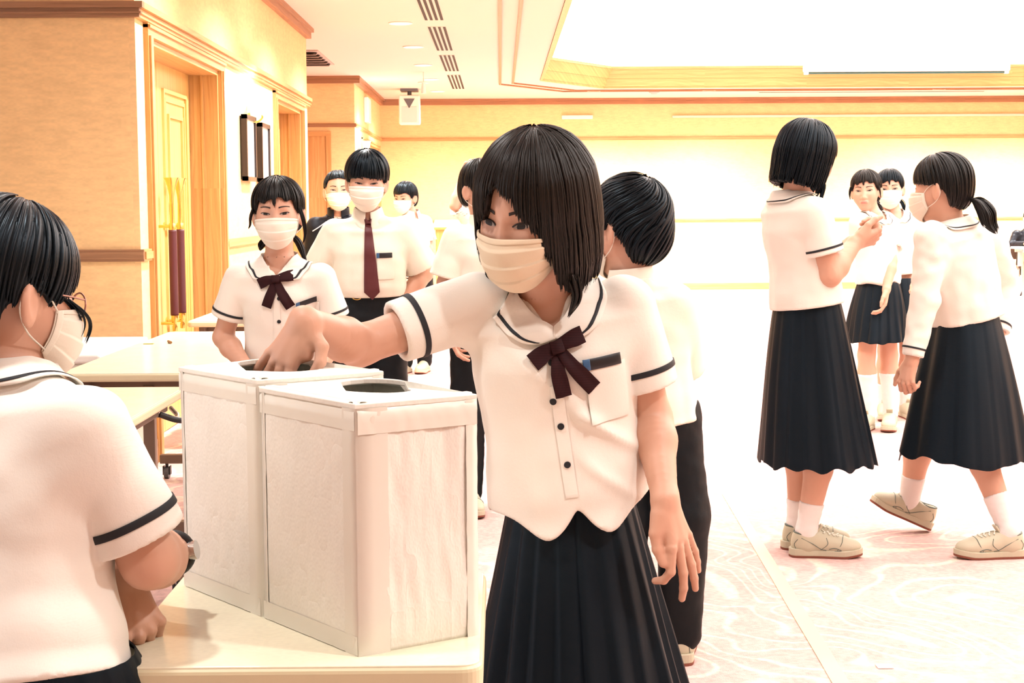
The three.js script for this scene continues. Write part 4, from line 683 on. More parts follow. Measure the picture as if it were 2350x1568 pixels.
  if (o.eyes) for (const s of [1, -1]) {
    const op = (o.eyes.open ?? 1) * 0.0048, hw = 0.0150, cx = s * 0.0325, cy = o.eyes.y ?? 0.003, dx = o.eyes.dx || 0, dy = o.eyes.dy || 0;
    const alm = (u) => Math.pow(Math.max(0, 1 - Math.pow(2 * u - 1, 2)), 0.6), tilt = (u) => s * (u - 0.5) * 0.004;
    const eye = inHead('eye', sheet((u, v) => onFace(cx + (u - 0.5) * 2 * hw, cy + tilt(u) + (v - 0.5) * 2 * op * alm(u), 0.0008), 14, 6, 0.001), M.eyeWhite);
    part('iris', sheet((u, v) => { const uu = 0.5 + dx + (u - 0.5) * 0.50; return onFace(cx + (uu - 0.5) * 2 * hw, cy + tilt(uu) + clamp((v - 0.5) * 2 * 0.0075 * Math.sqrt(Math.max(0, 1 - Math.pow(2 * u - 1, 2))) + dy, -op * alm(uu), op * alm(uu)), 0.0014); }, 10, 8, 0.0008), M.iris, eye);
    const lp = []; for (let i = 0; i <= 10; i++) { const u = i / 10 * 1.06 - 0.03; lp.push(onFace(cx + (u - 0.5) * 2 * hw, cy + tilt(u) + op * alm(clamp(u, 0, 1)) + 0.0004, 0.0016)); }
    part('eyelashes', tube(lp, 0.0013, 16, 5), M.iris, eye);
    if (o.brows !== false) inHead('eyebrow', sheet((u, v) => onFace(s * (0.014 + u * 0.036), 0.0235 + 0.004 * Math.sin(u * 2.6) + (v - 0.5) * 0.0055 * (1 - 0.6 * u), 0.0008), 10, 2, 0.001), M.brow);
  }
  if (o.mouth) { const lip = (y0, hh, c) => sheet((u, v) => onFace((u - 0.5) * 0.042, y0 + c * (Math.pow(2 * u - 1, 2)) * 0.002 + (v - 0.5) * 2 * hh * (1 - Math.pow(2 * u - 1, 2)), 0.001), 12, 4, 0.001); const m = inHead('lips', merge([lip(-0.0615, 0.003, 1), lip(-0.068, 0.0038, -1)]), M.lip); void m; }
  if (o.mask) {
    const tent = ell([0, -0.050, 0.058], [0.052, 0.066, 0.058]), mf = (x, y, z) => smin(hf(x, y, z), tent(x, y, z), 0.025), mm = o.mask === true ? {} : o.mask;
    const yt = mm.top ?? -0.004, top = (a) => yt - 0.010 * Math.pow(Math.abs(a), 1.6), bot = (a) => -0.122 + 0.050 * Math.pow(Math.abs(a), 1.7);
    const az = (a) => a * 1.18;
    const pt = (a, v, off) => { const y = mix(bot(a), top(a), v), an = az(a), d = [Math.sin(an), 0, Math.cos(an)]; const q = march(mf, [d[0] * 0.22, y, d[2] * 0.22 + 0.005], [-d[0], 0, -d[2]], 0.3) || [d[0] * 0.08, y, d[2] * 0.08]; const p = Math.max(0, 1 - Math.pow(Math.abs(a), 5)); const saw = ((v * 3.6) % 1); return [q[0] + d[0] * (off + p * 0.0032 * saw * (v < 0.85 ? 1 : 0)), y, q[2] + d[2] * (off + p * 0.0032 * saw * (v < 0.85 ? 1 : 0))]; };
    const mk = inHead('face_mask', sheet((u, v) => pt(1 - 2 * u, 1 - v, 0.0035), 40, 44, 0.0018), mm.mat || M.mask, g, 'white pleated face mask');
    part('mask_binding', merge([sheet((u, v) => pt(1 - 2 * u, 1.0 - v * 0.075, 0.0048), 40, 3, 0.001), sheet((u, v) => pt(0.985 - v * 0.09, 1 - u, 0.0046), 16, 3, 0.001), sheet((u, v) => pt(-0.895 - v * 0.09, 1 - u, 0.0046), 16, 3, 0.001)]), mm.mat || M.mask, mk);
    for (const s of [1, -1]) { const a = s * 0.97; part('ear_loop', tube([pt(a, 0.95, 0.004), [s * 0.078, 0.004, 0.020], [s * 0.085, 0.016, -0.012], [s * 0.090, -0.014, -0.030], [s * 0.082, -0.045, -0.012], pt(a, 0.08, 0.004)], 0.0013, 30, 6), M.mask, mk); }
  }
  if (o.hair) { const m = inHead('hair', hairGeo(o.hair, o.hair.cell || (far ? 0.007 : 0.005)), o.hair.mat || M.hair, g, o.hair.label); m.userData.kind = 'stuff'; }
  // ---- upper garment
  const T = o.top, cw = T.W ?? W, cd = T.D ?? 0.105 * k, cut = T.cut ?? -0.14;
  const rows = T.rows || [[-0.30, cw * 1.12, cd * 1.28, 0], [0, cw * 1.04, cd * 1.10, 0], [0.35, cw * 0.97, cd * 0.98, 0.004], [0.66, cw * 1.02, cd * 1.0, 0.008], [0.84, cw * 0.96, cd * 0.84, 0.002], [0.94, cw * 0.66, cd * 0.66, -0.006], [1.03, cw * 0.42, cd * 0.58, -0.012]];
  const cloth = loft(F, rows), slv = [], fold0 = T.fold ?? 0.006, fs0 = T.seed ?? (base[0] * 3.1 + base[1]);
  for (const s of ['R', 'L']) if (J['sh' + s]) {
    const a = J['sh' + s], e = J['el' + s], w = J['wr' + s], long = T.long, al = len(sub(e, a)), fr = T['fr' + s] ?? T.fr ?? 0.80, r0 = (T.r0 ?? 0.058) * k, r1 = (T['r1' + s] ?? T.r1 ?? 0.064) * k;
    const dir = norm(long ? sub(w, e) : sub(e, a)), end = long ? lerp3(e, w, T.frW ?? 0.93) : add(a, mul(dir, al * fr)), re = long ? 0.038 * k : r1;
    const c1 = long ? unite([cap(a, e, r0, 0.05 * k), cap(e, add(end, mul(dir, 0.05)), 0.05 * k, re)], 0.02) : cap(a, add(end, mul(dir, 0.06)), r0, r1 + (r1 - r0) * 0.3), inr = cap(add(end, mul(dir, -0.03 - re + 0.01)), add(end, mul(dir, 0.03)), re - 0.026, re - 0.007);
    const outer = (x, y, z) => c1(x, y, z) + (long ? 0.004 * N3(x * 22, y * 26, z * 22) : 0) + fold0 * 0.45 * N3(x * 15 + fs0, y * 15, z * 15), c1l = len(sub(end, a));
    slv.push({ s, a, end, dir, re, outer, f: (x, y, z) => { const pl = (x - end[0]) * dir[0] + (y - end[1]) * dir[1] + (z - end[2]) * dir[2]; return smax(smax(outer(x, y, z), pl, 0.005), -inr(x, y, z), 0.004); }, k: (x, y, z) => { const pl = (x - end[0]) * dir[0] + (y - end[1]) * dir[1] + (z - end[2]) * dir[2]; return mix(0.05, 0.004, sstep(-c1l * 0.75, -c1l * 0.25, pl)); } });
  }
  const nD = norm(sub(nb, J.neck)), nCut = cap(add(J.neck, mul(nD, -0.03)), add(J.neck, mul(nD, 0.2)), T.neckR ?? 0.058 * k, (T.neckR ?? 0.058 * k) + 0.02), vD = T.v ?? 0.085, vB = L - vD * k, vT = T.vt ?? 0.55;
  const fold = T.fold ?? 0.006, fs = T.seed ?? (base[0] * 3.1 + base[1]), hemF = T.hem || (() => cut * 1);
  const topF = (x, y, z) => {
    const q = toF(x, y, z); let d = cloth(x, y, z);
    if (d < 0.06 && d > -0.06) { const low = sstep(0.75, 0.1, q[1] / L); d += fold * (0.9 * N3(q[0] * 9 + fs, q[1] * 3.2 + 0.6 * q[0] * 9, q[2] * 9 + fs) + 0.55 * low * N3(q[0] * 24 + fs, q[1] * 4, q[2] * 20) + 0.4 * N3(x * 17, y * 19, z * 17 + fs)); if (T.crease) d += T.crease(q[0], q[1], q[2]); }
    d = smax(d, hemF(q[0], q[2]) - q[1], 0.007);
    for (const s of slv) { const e = s.f(x, y, z); d = smin(d, e, s.k(x, y, z)); }
    d = smax(d, -nCut(x, y, z), 0.004);
    if (T.v !== 0) { const V = Math.abs(q[0]) * Math.cos(vT) - (q[1] - vB) * Math.sin(vT); d = smax(d, -Math.max(V, -q[2] + 0.01), 0.004); }
    return d;
  };
  const jt = ['neck', 'hip', 'shR', 'shL', 'elR', 'elL'].map((n) => J[n]).filter(Boolean); if (T.long) jt.push(...[J.wrR, J.wrL].filter(Boolean));
  const [tl, th] = bb(jt, 0.19); tl[1] = Math.min(tl[1], J.hip[1] - 0.16);
  const tm = T.mat || M.blouse, topMesh = part(T.name || 'blouse', surfaceNets((x, y, z) => topF(x, y, z) * 0.9, tl, th, T.cell || (far ? 0.010 : 0.0065)), tm, g, T.label);
  const onFront = (a, b, off = 0.001) => { const st = fromF(a, b, 0.30), q = march(topF, st, mul(Z, -1), 0.4, off); return q || fromF(a, b, cd + off); };
  const ring = (s, back, wd, off = 0.0016) => { const ax = add(s.end, mul(s.dir, -back)), u = norm(cross(s.dir, [0.3, 0.2, 0.93])), v = cross(s.dir, u); return sheet((i, j) => { const an = i * 6.28319, c = add(ax, mul(s.dir, (j - 0.5) * wd)), d = add(mul(u, Math.cos(an)), mul(v, Math.sin(an))); return march(s.outer, add(c, mul(d, s.re * 2)), mul(d, -1), 0.2, off) || add(c, mul(d, s.re)); }, 44, 3, 0.0012); };
  if (T.stripe) for (const s of slv) part('sleeve_stripe', ring(s, T.stripeBack ?? 0.032, T.stripeW ?? 0.009), M.navy, g, 'navy stripe round the cuff');
  if (T.collar === 'round') {
    const rn = (T.neckR ?? 0.058 * k), CW = T.collarW ?? 0.062 * k, span = 3.1;
    const cp = (u, s, off) => { const a = (u * 2 - 1) * span, phi = Math.PI - Math.abs(a) , sg = Math.sign(a) || 1; // a = 0 at the back, +-span at the front centre
      const fa = Math.abs(a), front = sstep(1.5, span, fa), gx = Math.sin(fa) * sg, gz = -Math.cos(fa);
      const w = CW * (0.80 + 0.25 * front) * Math.pow(clamp((span - fa) / 0.55, 0, 1), 0.5), r = rn + 0.002 + s * w;
      const drop = front * front * (vD * k + 0.004) * (1 - 0.0 * s), x0 = gx * r * (1 + 0.2 * front), z0 = gz * r - 0.010; 
      // inner front edge follows the V opening
      let lx = x0, lh = L + 0.012 * (1 - s) * (1 - front) - drop - s * w * 0.35 * (1 - front); if (front > 0) { const vx = Math.tan(vT) * Math.max(0, lh - vB); lx = mix(lx, sg * Math.max(vx, 0.002) + sg * s * w * 1.0, front); lh -= s * w * 0.25 * front; }
      const p = fromF(lx, lh, mix(z0, 0.09, front)); return snap(topF, p, off, 6); };
    const col = part('collar', sheet((u, v) => cp(1 - u, v, 0.0055 + 0.002 * (1 - v)), 72, 8, 0.0025), tm, g, 'rounded white collar');
    const cs = (u, v) => cp(1 - u, v, 0.0055 + 0.002 * (1 - v)), up = (u, v) => { const e = 0.012, a = cs(Math.max(0, u - e), v), b = cs(Math.min(1, u + e), v), c = cs(u, Math.max(0, v - 0.1)), d = cs(u, Math.min(1, v + 0.1)); let n = norm(cross(sub(b, a), sub(d, c))); const p = cs(u, v); if (dot(n, grad(topF, p)) < 0) n = mul(n, -1); return add(p, mul(n, 0.0022)); };
    part('collar_stripe', sheet((u, v) => up(0.02 + u * 0.96, 0.76 + v * 0.10), 90, 2, 0.001), M.navy, col, 'navy piping');
  }
  if (T.collar === 'shirt') {
    const rn = (T.neckR ?? 0.058 * k);
    const cp = (u, v) => { const a = (u * 2 - 1) * 2.95, fa = Math.abs(a), sg = Math.sign(a) || 1, front = sstep(1.7, 2.95, fa), r = rn * 0.98 + v * (0.014 + 0.012 * front); const hh = L + 0.040 * k - v * (0.044 + 0.03 * front) * k - front * 0.020; const p = add(fromF(Math.sin(fa) * sg * r * (1 - 0.1 * front), hh, -Math.cos(fa) * r - 0.008 + 0.012 * front), [0, 0, 0]); return p; };
    part('collar', sheet((u, v) => cp(1 - u, v), 60, 6, 0.003), tm, g, 'white shirt collar');
  }
  if (T.bow) { const B = T.bow, c = fromF(B.x || 0, vB + (B.y ?? -0.004), 0), q0 = onFront(B.x || 0, vB + (B.y ?? -0.004), 0.006), tilt = B.tilt || 0; void c;
    const P2 = (a, b, w) => { const ca = Math.cos(tilt), sa = Math.sin(tilt), x = a * ca - b * sa, y = a * sa + b * ca, q = onFront((B.x || 0) + x, vB + (B.y ?? -0.004) + y, 0.004 + w); return q; };
    const rib = (path, w0, w1, lift) => sheet((u, v) => { const i = Math.min(path.length - 2, Math.floor(u * (path.length - 1))), f = u * (path.length - 1) - i, a = [mix(path[i][0], path[i + 1][0], f), mix(path[i][1], path[i + 1][1], f)], d = [path[i + 1][0] - path[i][0], path[i + 1][1] - path[i][1]], l = Math.hypot(...d), n = [-d[1] / l, d[0] / l], w = mix(w0, w1, Math.min(1, u * 1.5)) * (v - 0.5); return P2(a[0] + n[0] * w, a[1] + n[1] * w, lift + 0.003 * Math.sin(u * 3.1) + 0.0015 * Math.sin(v * 6.3)); }, 14, 5, 0.002);
    const s = B.s ?? 1, bow = part('ribbon_bow', rib([[-0.002 * s, 0], [-0.028 * s, -0.004 * s], [-0.052 * s, -0.014 * s]], 0.020 * s, 0.031 * s, 0.006), M.ribbon, g, 'dark maroon ribbon bow');
    part('bow_loop', rib([[0.002 * s, 0], [0.028 * s, 0.004 * s], [0.052 * s, 0.006 * s]], 0.020 * s, 0.031 * s, 0.006), M.ribbon, bow);
    part('bow_tail', rib(B.tailA || [[0, 0], [-0.008 * s, -0.035 * s], [-0.012 * s, -0.085 * s]], 0.017 * s, 0.030 * s, 0.003), M.ribbon, bow); part('bow_tail', rib(B.tailB || [[0, 0], [0.022 * s, -0.032 * s], [0.054 * s, -0.085 * s]], 0.017 * s, 0.030 * s, 0.004), M.ribbon, bow);
    part('bow_knot', rib([[-0.012 * s, 0], [0.012 * s, 0]], 0.022 * s, 0.022 * s, 0.010), M.ribbon, bow); void q0; }
  if (T.buttons) for (const [a, b] of T.buttons) { const q = onFront(a, b, 0.0008), n = grad(topF, q), e = add(q, mul(n, 0.0032)); part('button', cyl(q, e, 0.0062 * (T.buttonS ?? 1), 0.0055 * (T.buttonS ?? 1), 14), M.navy, g, 'small navy button'); }
  if (T.placket) { const [a0, b0, a1, b1] = T.placket; part('placket', sheet((u, v) => onFront(mix(a0, a1, u) + (v - 0.5) * 0.022, mix(b0, b1, u), 0.0018), 30, 2, 0.0015), tm, g); }
  if (T.badge) { const [a, b, w, h, tl2] = T.badge; const pl = (x0, x1, y0, y1, off) => sheet((u, v) => onFront(a + mix(x0, x1, u), b + mix(y1, y0, v) + (mix(x0, x1, u)) * (tl2 || 0), off), 10, 3, 0.0018); const bd = part('name_badge', pl(-w / 2, w / 2, -h / 2, h / 2, 0.004), M.badge, g, 'black name badge on the chest'); part('badge_end', pl(-w * 0.66, -w * 0.45, -h / 2, h / 2, 0.0042), M.badgeBlue, bd, 'white and blue badge end'); if (T.pocket !== false) part('pocket', sheet((u, v) => onFront(a + mix(-w * 0.62, w * 0.62, u), b - h * 0.2 - v * 0.10, 0.0022), 10, 10, 0.0016), tm, g); }
  if (T.tie) { const len0 = T.tie.len, q = (a, b, off) => onFront(a, b, off); const vb = vB + 0.01; part('necktie', sheet((u, v) => { const w = u < 0.90 ? mix(0.014, T.tie.w ?? 0.036, Math.pow(u / 0.9, 0.8)) : mix(T.tie.w ?? 0.036, 0.001, (u - 0.9) / 0.1); const c = (T.tie.dx || 0) * u; return q(c + (v - 0.5) * 2 * w * 0.85, vb - u * len0, 0.006); }, 40, 4, 0.004), M.tie, g, 'dark red necktie'); part('tie_knot', sheet((u, v) => q((v - 0.5) * 2 * mix(0.020, 0.012, u), vb + 0.030 - u * 0.038, 0.013), 6, 4, 0.008), M.tie, g, 'knot'); }
  // ---- lower garment
  const lb = o.bottom;
  if (lb && lb.type === 'skirt') {
    const c0 = lb.c0 ? Lc(lb.c0) : fromF(0, -0.02, 0), c1 = Lc(lb.c1), yw = lb.yaw || 0, n = lb.n ?? 26, cy = Math.cos(yw), sy = Math.sin(yw);
    const sg = sheet((u, v) => { const ph = -u * 6.28319, s = (((u * n) % 1) + 1) % 1, saw = (s < 0.82 ? s / 0.82 : (1 - s) / 0.18) - 0.5, t = v, ea = Math.pow(t, lb.p ?? 0.85); const w = mix(lb.top[0], lb.bot[0], ea), d = mix(lb.top[1], lb.bot[1], ea), wave = (lb.wave ?? 0.014) * t * N3(Math.cos(ph) * 2.2 + (lb.seed || 0), Math.sin(ph) * 2.2, t * 0.8 + (lb.seed || 0)) * 2; const rr = 1 + ((lb.pl ?? 0.012) * Math.pow(t + 0.05, 0.7) * saw + wave) / Math.max(w, 0.08); const a = Math.sin(ph) * w * rr, b = Math.cos(ph) * d * rr, c = lerp3(c0, c1, t); const dy = (lb.hemWave ?? 0.008) * t * N3(Math.cos(ph) * 3 + 5, Math.sin(ph) * 3, lb.seed || 0) * 2; return [c[0] + a * cy + b * sy, c[1] + dy, c[2] - a * sy + b * cy]; }, n * 7, 26, 0.002);
    part('pleated_skirt', sg, lb.mat || M.skirt, g, lb.label || 'dark pleated skirt');
  }
  if (lb && lb.type === 'trousers') {
    const caps = [loft(F, [[-0.34, cw * 0.72, cd * 0.8, 0], [-0.1, cw * 0.95, cd * 0.94, 0], [0.12, cw * 0.90, cd * 0.88, 0], [0.25, cw * 0.88, cd * 0.86, 0]])];
    for (const s of ['R', 'L']) { const hj = J['hp' + s] || fromF((s === 'L' ? 1 : -1) * W * 0.5, -0.02, 0); caps.push(cap(hj, J['kn' + s], 0.092 * k, 0.073 * k), cap(J['kn' + s], J['an' + s], 0.073 * k, 0.062 * k)); }
    const tf0 = unite(caps, 0.03), wy = (lb.waist ?? 0.1) * 1, tf = (x, y, z) => { const q = toF(x, y, z); let d = tf0(x, y, z) + 0.004 * N3(x * 14 + fs, y * 7, z * 14) + 0.003 * N3(x * 24, y * 30, z * 24 + fs); d = smax(d, q[1] - wy, 0.004); return Math.max(d, 0.035 - y); };
    const pj = ['hip', 'knR', 'knL', 'anR', 'anL'].map((n) => J[n]).filter(Boolean), [lo, hi] = bb(pj, 0.17); lo[1] = 0; hi[1] = J.hip[1] + wy + 0.04; part('trousers', surfaceNets((x, y, z) => tf(x, y, z) * 0.9, lo, hi, far ? 0.013 : 0.010), lb.mat || M.trousers, g, lb.label);
    if (lb.belt) { const bh = wy - 0.018, bf = (u, v, off) => { const an = u * 6.28319, d = add(mul(X, Math.sin(an)), mul(Z, Math.cos(an))), c = fromF(0, bh + (0.5 - v) * 0.032, 0); return march(tf, add(c, mul(d, 0.3)), mul(d, -1), 0.4, off) || add(c, mul(d, cw)); }; const bl = part('belt', sheet((u, v) => bf(-u, v, 0.003), 60, 2, 0.003), M.black, g, 'black leather belt'); const c = (lb.buckle ?? -0.06); part('buckle', tube([[0, 0], [1, 0], [1, 1], [0, 1]].map(([i, j]) => bf(c + i * 0.045, j * 1.2 - 0.1, 0.008)), 0.0025, 30, 6, true), M.buckle, bl, 'gold belt buckle'); }
  }
  // ---- socks and shoes
  for (const s of ['R', 'L']) if (o.feet && o.feet[s] && J['an' + s]) {
    const f = o.feet[s], a = J['an' + s], kk = J['kn' + s], m = lerp3(kk, a, 0.3), tp = lerp3(kk, a, f.sock ?? 0.62), d = norm(sub(kk, a));
    if (f.sock !== 0) { const leg = unite([cap(kk, m, 0.048 * k, 0.052 * k), cap(m, a, 0.052 * k, 0.034 * k), cap(a, add(a, [Math.sin(f.yaw) * 0.02, -0.03, Math.cos(f.yaw) * 0.02]), 0.034 * k, 0.030 * k)], 0.018), sf = (x, y, z) => smax(leg(x, y, z) - 0.0035 - 0.0015 * N3(x * 30, y * 60, z * 30), (x - tp[0]) * d[0] + (y - tp[1]) * d[1] + (z - tp[2]) * d[2], 0.003); const [lo, hi] = bb([tp, a], 0.09); part('sock', surfaceNets(sf, lo, hi, far ? 0.009 : 0.006), M.sock, g, 'white ankle sock'); }
    addShoe(g, o, add(a, f.off || [0, -a[1], 0]), f.yaw, f.pitch || 0, f.s ?? 1, far);
  }
  return { g, J, F, fromF, toF, topF, fromH, inHead, onFront, bodyF, hf };
}
// ---------------------------------------------------------------- people: who stands where (metres)
const LOW = {   // lower edge of the hair by azimuth (degrees, 0 = front, + = the person's left)
  boy: [[-180, -0.085], [-120, -0.075], [-105, -0.01], [-85, 0.02], [-62, -0.005], [-52, 0.03], [-30, 0.045], [0, 0.04], [30, 0.05], [52, 0.03], [62, -0.005], [85, 0.02], [105, -0.01], [120, -0.075], [180, -0.085]],
  crop: [[-180, -0.08], [-120, -0.07], [-105, 0.0], [-85, 0.03], [-62, 0.02], [-45, 0.065], [0, 0.075], [45, 0.065], [62, 0.02], [85, 0.03], [105, 0.0], [120, -0.07], [180, -0.08]],
  tied: [[-180, -0.075], [-125, -0.06], [-100, 0.012], [-80, 0.015], [-60, 0.0], [-48, 0.015], [-38, 0.050], [-22, 0.038], [-15, 0.048], [-4, 0.055], [0, 0.026], [5, 0.060], [14, 0.058], [22, 0.044], [38, 0.05], [48, 0.015], [60, 0.0], [80, 0.015], [100, 0.012], [125, -0.06], [180, -0.075]],
};
const J_B = { head: [0.056, 1.291, -2.580], neck: [0.076, 1.154, -2.655], hip: [0.121, 0.799, -2.690], shR: [-0.044, 1.131, -2.645], shL: [0.216, 1.124, -2.665], elR: [-0.241, 1.068, -2.560], wrR: [-0.307, 1.124, -2.385], elL: [0.267, 0.925, -2.680], wrL: [0.278, 0.802, -2.570] };
const J_A = { head: [-0.688, 1.181, -2.120], neck: [-0.674, 1.068, -2.100], hip: [-0.636, 0.646, -1.990], shR: [-0.550, 1.011, -2.000], shL: [-0.832, 0.987, -2.200], elR: [-0.475, 0.830, -2.020], wrR: [-0.483, 0.796, -2.210], elL: [-0.710, 0.766, -2.260], wrL: [-0.531, 0.785, -2.110] };
const J_C = { head: [-0.754, 1.280, -5.200], neck: [-0.757, 1.131, -5.220], hip: [-0.759, 0.726, -5.260], shR: [-0.890, 1.061, -5.220], shL: [-0.617, 1.059, -5.220], elR: [-0.959, 0.857, -5.250], wrR: [-0.846, 0.749, -5.120], elL: [-0.564, 0.854, -5.250], wrL: [-0.627, 0.745, -5.100] };
const J_D = { head: [-0.580, 1.408, -6.680], neck: [-0.578, 1.262, -6.700], hip: [-0.576, 0.844, -6.720], shR: [-0.722, 1.191, -6.700], shL: [-0.433, 1.198, -6.720], elR: [-0.811, 1.008, -6.750], wrR: [-0.770, 0.831, -6.650], elL: [-0.337, 1.007, -6.780], wrL: [-0.449, 0.883, -6.700] };
const J_E = { head: [-1.001, 1.401, -9.500], neck: [-1.003, 1.253, -9.500], hip: [-0.989, 0.752, -9.500], shR: [-1.137, 1.173, -9.500], shL: [-0.861, 1.184, -9.500], elR: [-1.184, 0.943, -9.500], wrR: [-1.114, 0.732, -9.400], elL: [-0.810, 0.941, -9.500], wrL: [-0.832, 0.730, -9.400] };
const J_F = { head: [-0.743, 1.373, -12.000], neck: [-0.690, 1.247, -12.000], hip: [-0.674, 0.861, -12.000], shR: [-0.770, 1.170, -11.950], shL: [-0.595, 1.178, -12.050], elR: [-0.803, 1.018, -11.900], wrR: [-0.778, 0.869, -11.800], elL: [-0.562, 1.006, -12.050], wrL: [-0.574, 0.864, -11.900] };
const J_G = { head: [-0.070, 1.369, -6.500], neck: [-0.065, 1.227, -6.500], hip: [-0.065, 0.818, -6.500], shR: [-0.181, 1.168, -6.450], shL: [0.049, 1.164, -6.550], elR: [-0.234, 0.980, -6.450], wrR: [-0.209, 0.812, -6.350], elL: [0.095, 0.973, -6.550], wrL: [0.075, 0.799, -6.500] };
const J_H = { head: [0.358, 1.231, -4.300], neck: [0.366, 1.087, -4.280], hip: [0.403, 0.720, -4.280], shR: [0.487, 1.021, -4.300], shL: [0.263, 1.025, -4.260], elR: [0.520, 0.797, -4.420], wrR: [0.431, 0.704, -4.550], elL: [0.252, 0.801, -4.400], wrL: [0.349, 0.711, -4.500] };
const J_I = { head: [1.122, 1.473, -5.600], neck: [1.079, 1.340, -5.620], hip: [1.131, 0.949, -5.620], shR: [1.129, 1.270, -5.500], shL: [1.043, 1.266, -5.720], elR: [1.187, 1.047, -5.500], wrR: [1.298, 1.157, -5.600], elL: [1.232, 1.051, -5.850], wrL: [1.322, 1.157, -5.740] };
const J_L = { head: [1.641, 1.358, -5.700], neck: [1.679, 1.230, -5.700], hip: [1.747, 0.889, -5.720], shR: [1.868, 1.173, -5.840], shL: [1.578, 1.175, -5.580], elR: [1.973, 0.976, -5.920], wrR: [1.917, 0.795, -5.850], elL: [1.550, 0.950, -5.560], wrL: [1.501, 0.731, -5.540] };
const J_J = { head: [2.092, 1.375, -8.750], neck: [2.136, 1.250, -8.750], hip: [2.169, 0.876, -8.750], shR: [2.040, 1.197, -8.680], shL: [2.245, 1.179, -8.820], elR: [2.098, 0.998, -8.850], wrR: [2.155, 0.866, -8.950], elL: [2.228, 0.977, -8.700], wrL: [2.180, 0.823, -8.600] };
const J_K = { head: [2.354, 1.389, -9.250], neck: [2.374, 1.255, -9.250], hip: [2.401, 0.877, -9.250], shR: [2.273, 1.195, -9.220], shL: [2.481, 1.188, -9.280], elR: [2.239, 1.012, -9.200], wrR: [2.243, 0.859, -9.100], elL: [2.516, 1.007, -9.300], wrL: [2.479, 0.853, -9.200] };
const J_M = { head: [7.568, 1.088, -21.800], neck: [7.559, 0.933, -21.800], hip: [7.571, 0.448, -21.800], shR: [7.380, 0.853, -21.800], shL: [7.761, 0.851, -21.800], elR: [7.297, 0.718, -21.750], wrR: [7.340, 0.670, -21.450], elL: [7.796, 0.715, -21.750], wrL: [7.555, 0.669, -21.450] };
const J_N = { head: [-0.122, 1.429, -10.000], neck: [-0.123, 1.293, -10.000], hip: [-0.126, 0.832, -10.000], shR: [-0.216, 1.254, -9.950], shL: [-0.024, 1.229, -10.050], elR: [-0.293, 1.311, -9.900], wrR: [-0.246, 1.478, -9.900], elL: [0.018, 1.059, -10.000], wrL: [0.003, 0.890, -9.950] };
const leg = (J, x, z, yaw, w = 0.075) => Object.assign(J, { knR: [x - w * Math.cos(yaw), 0.42, z + w * Math.sin(yaw) + 0.02], anR: [x - w * Math.cos(yaw), 0.085, z + w * Math.sin(yaw)], knL: [x + w * Math.cos(yaw), 0.42, z - w * Math.sin(yaw) + 0.02], anL: [x + w * Math.cos(yaw), 0.085, z - w * Math.sin(yaw)] });

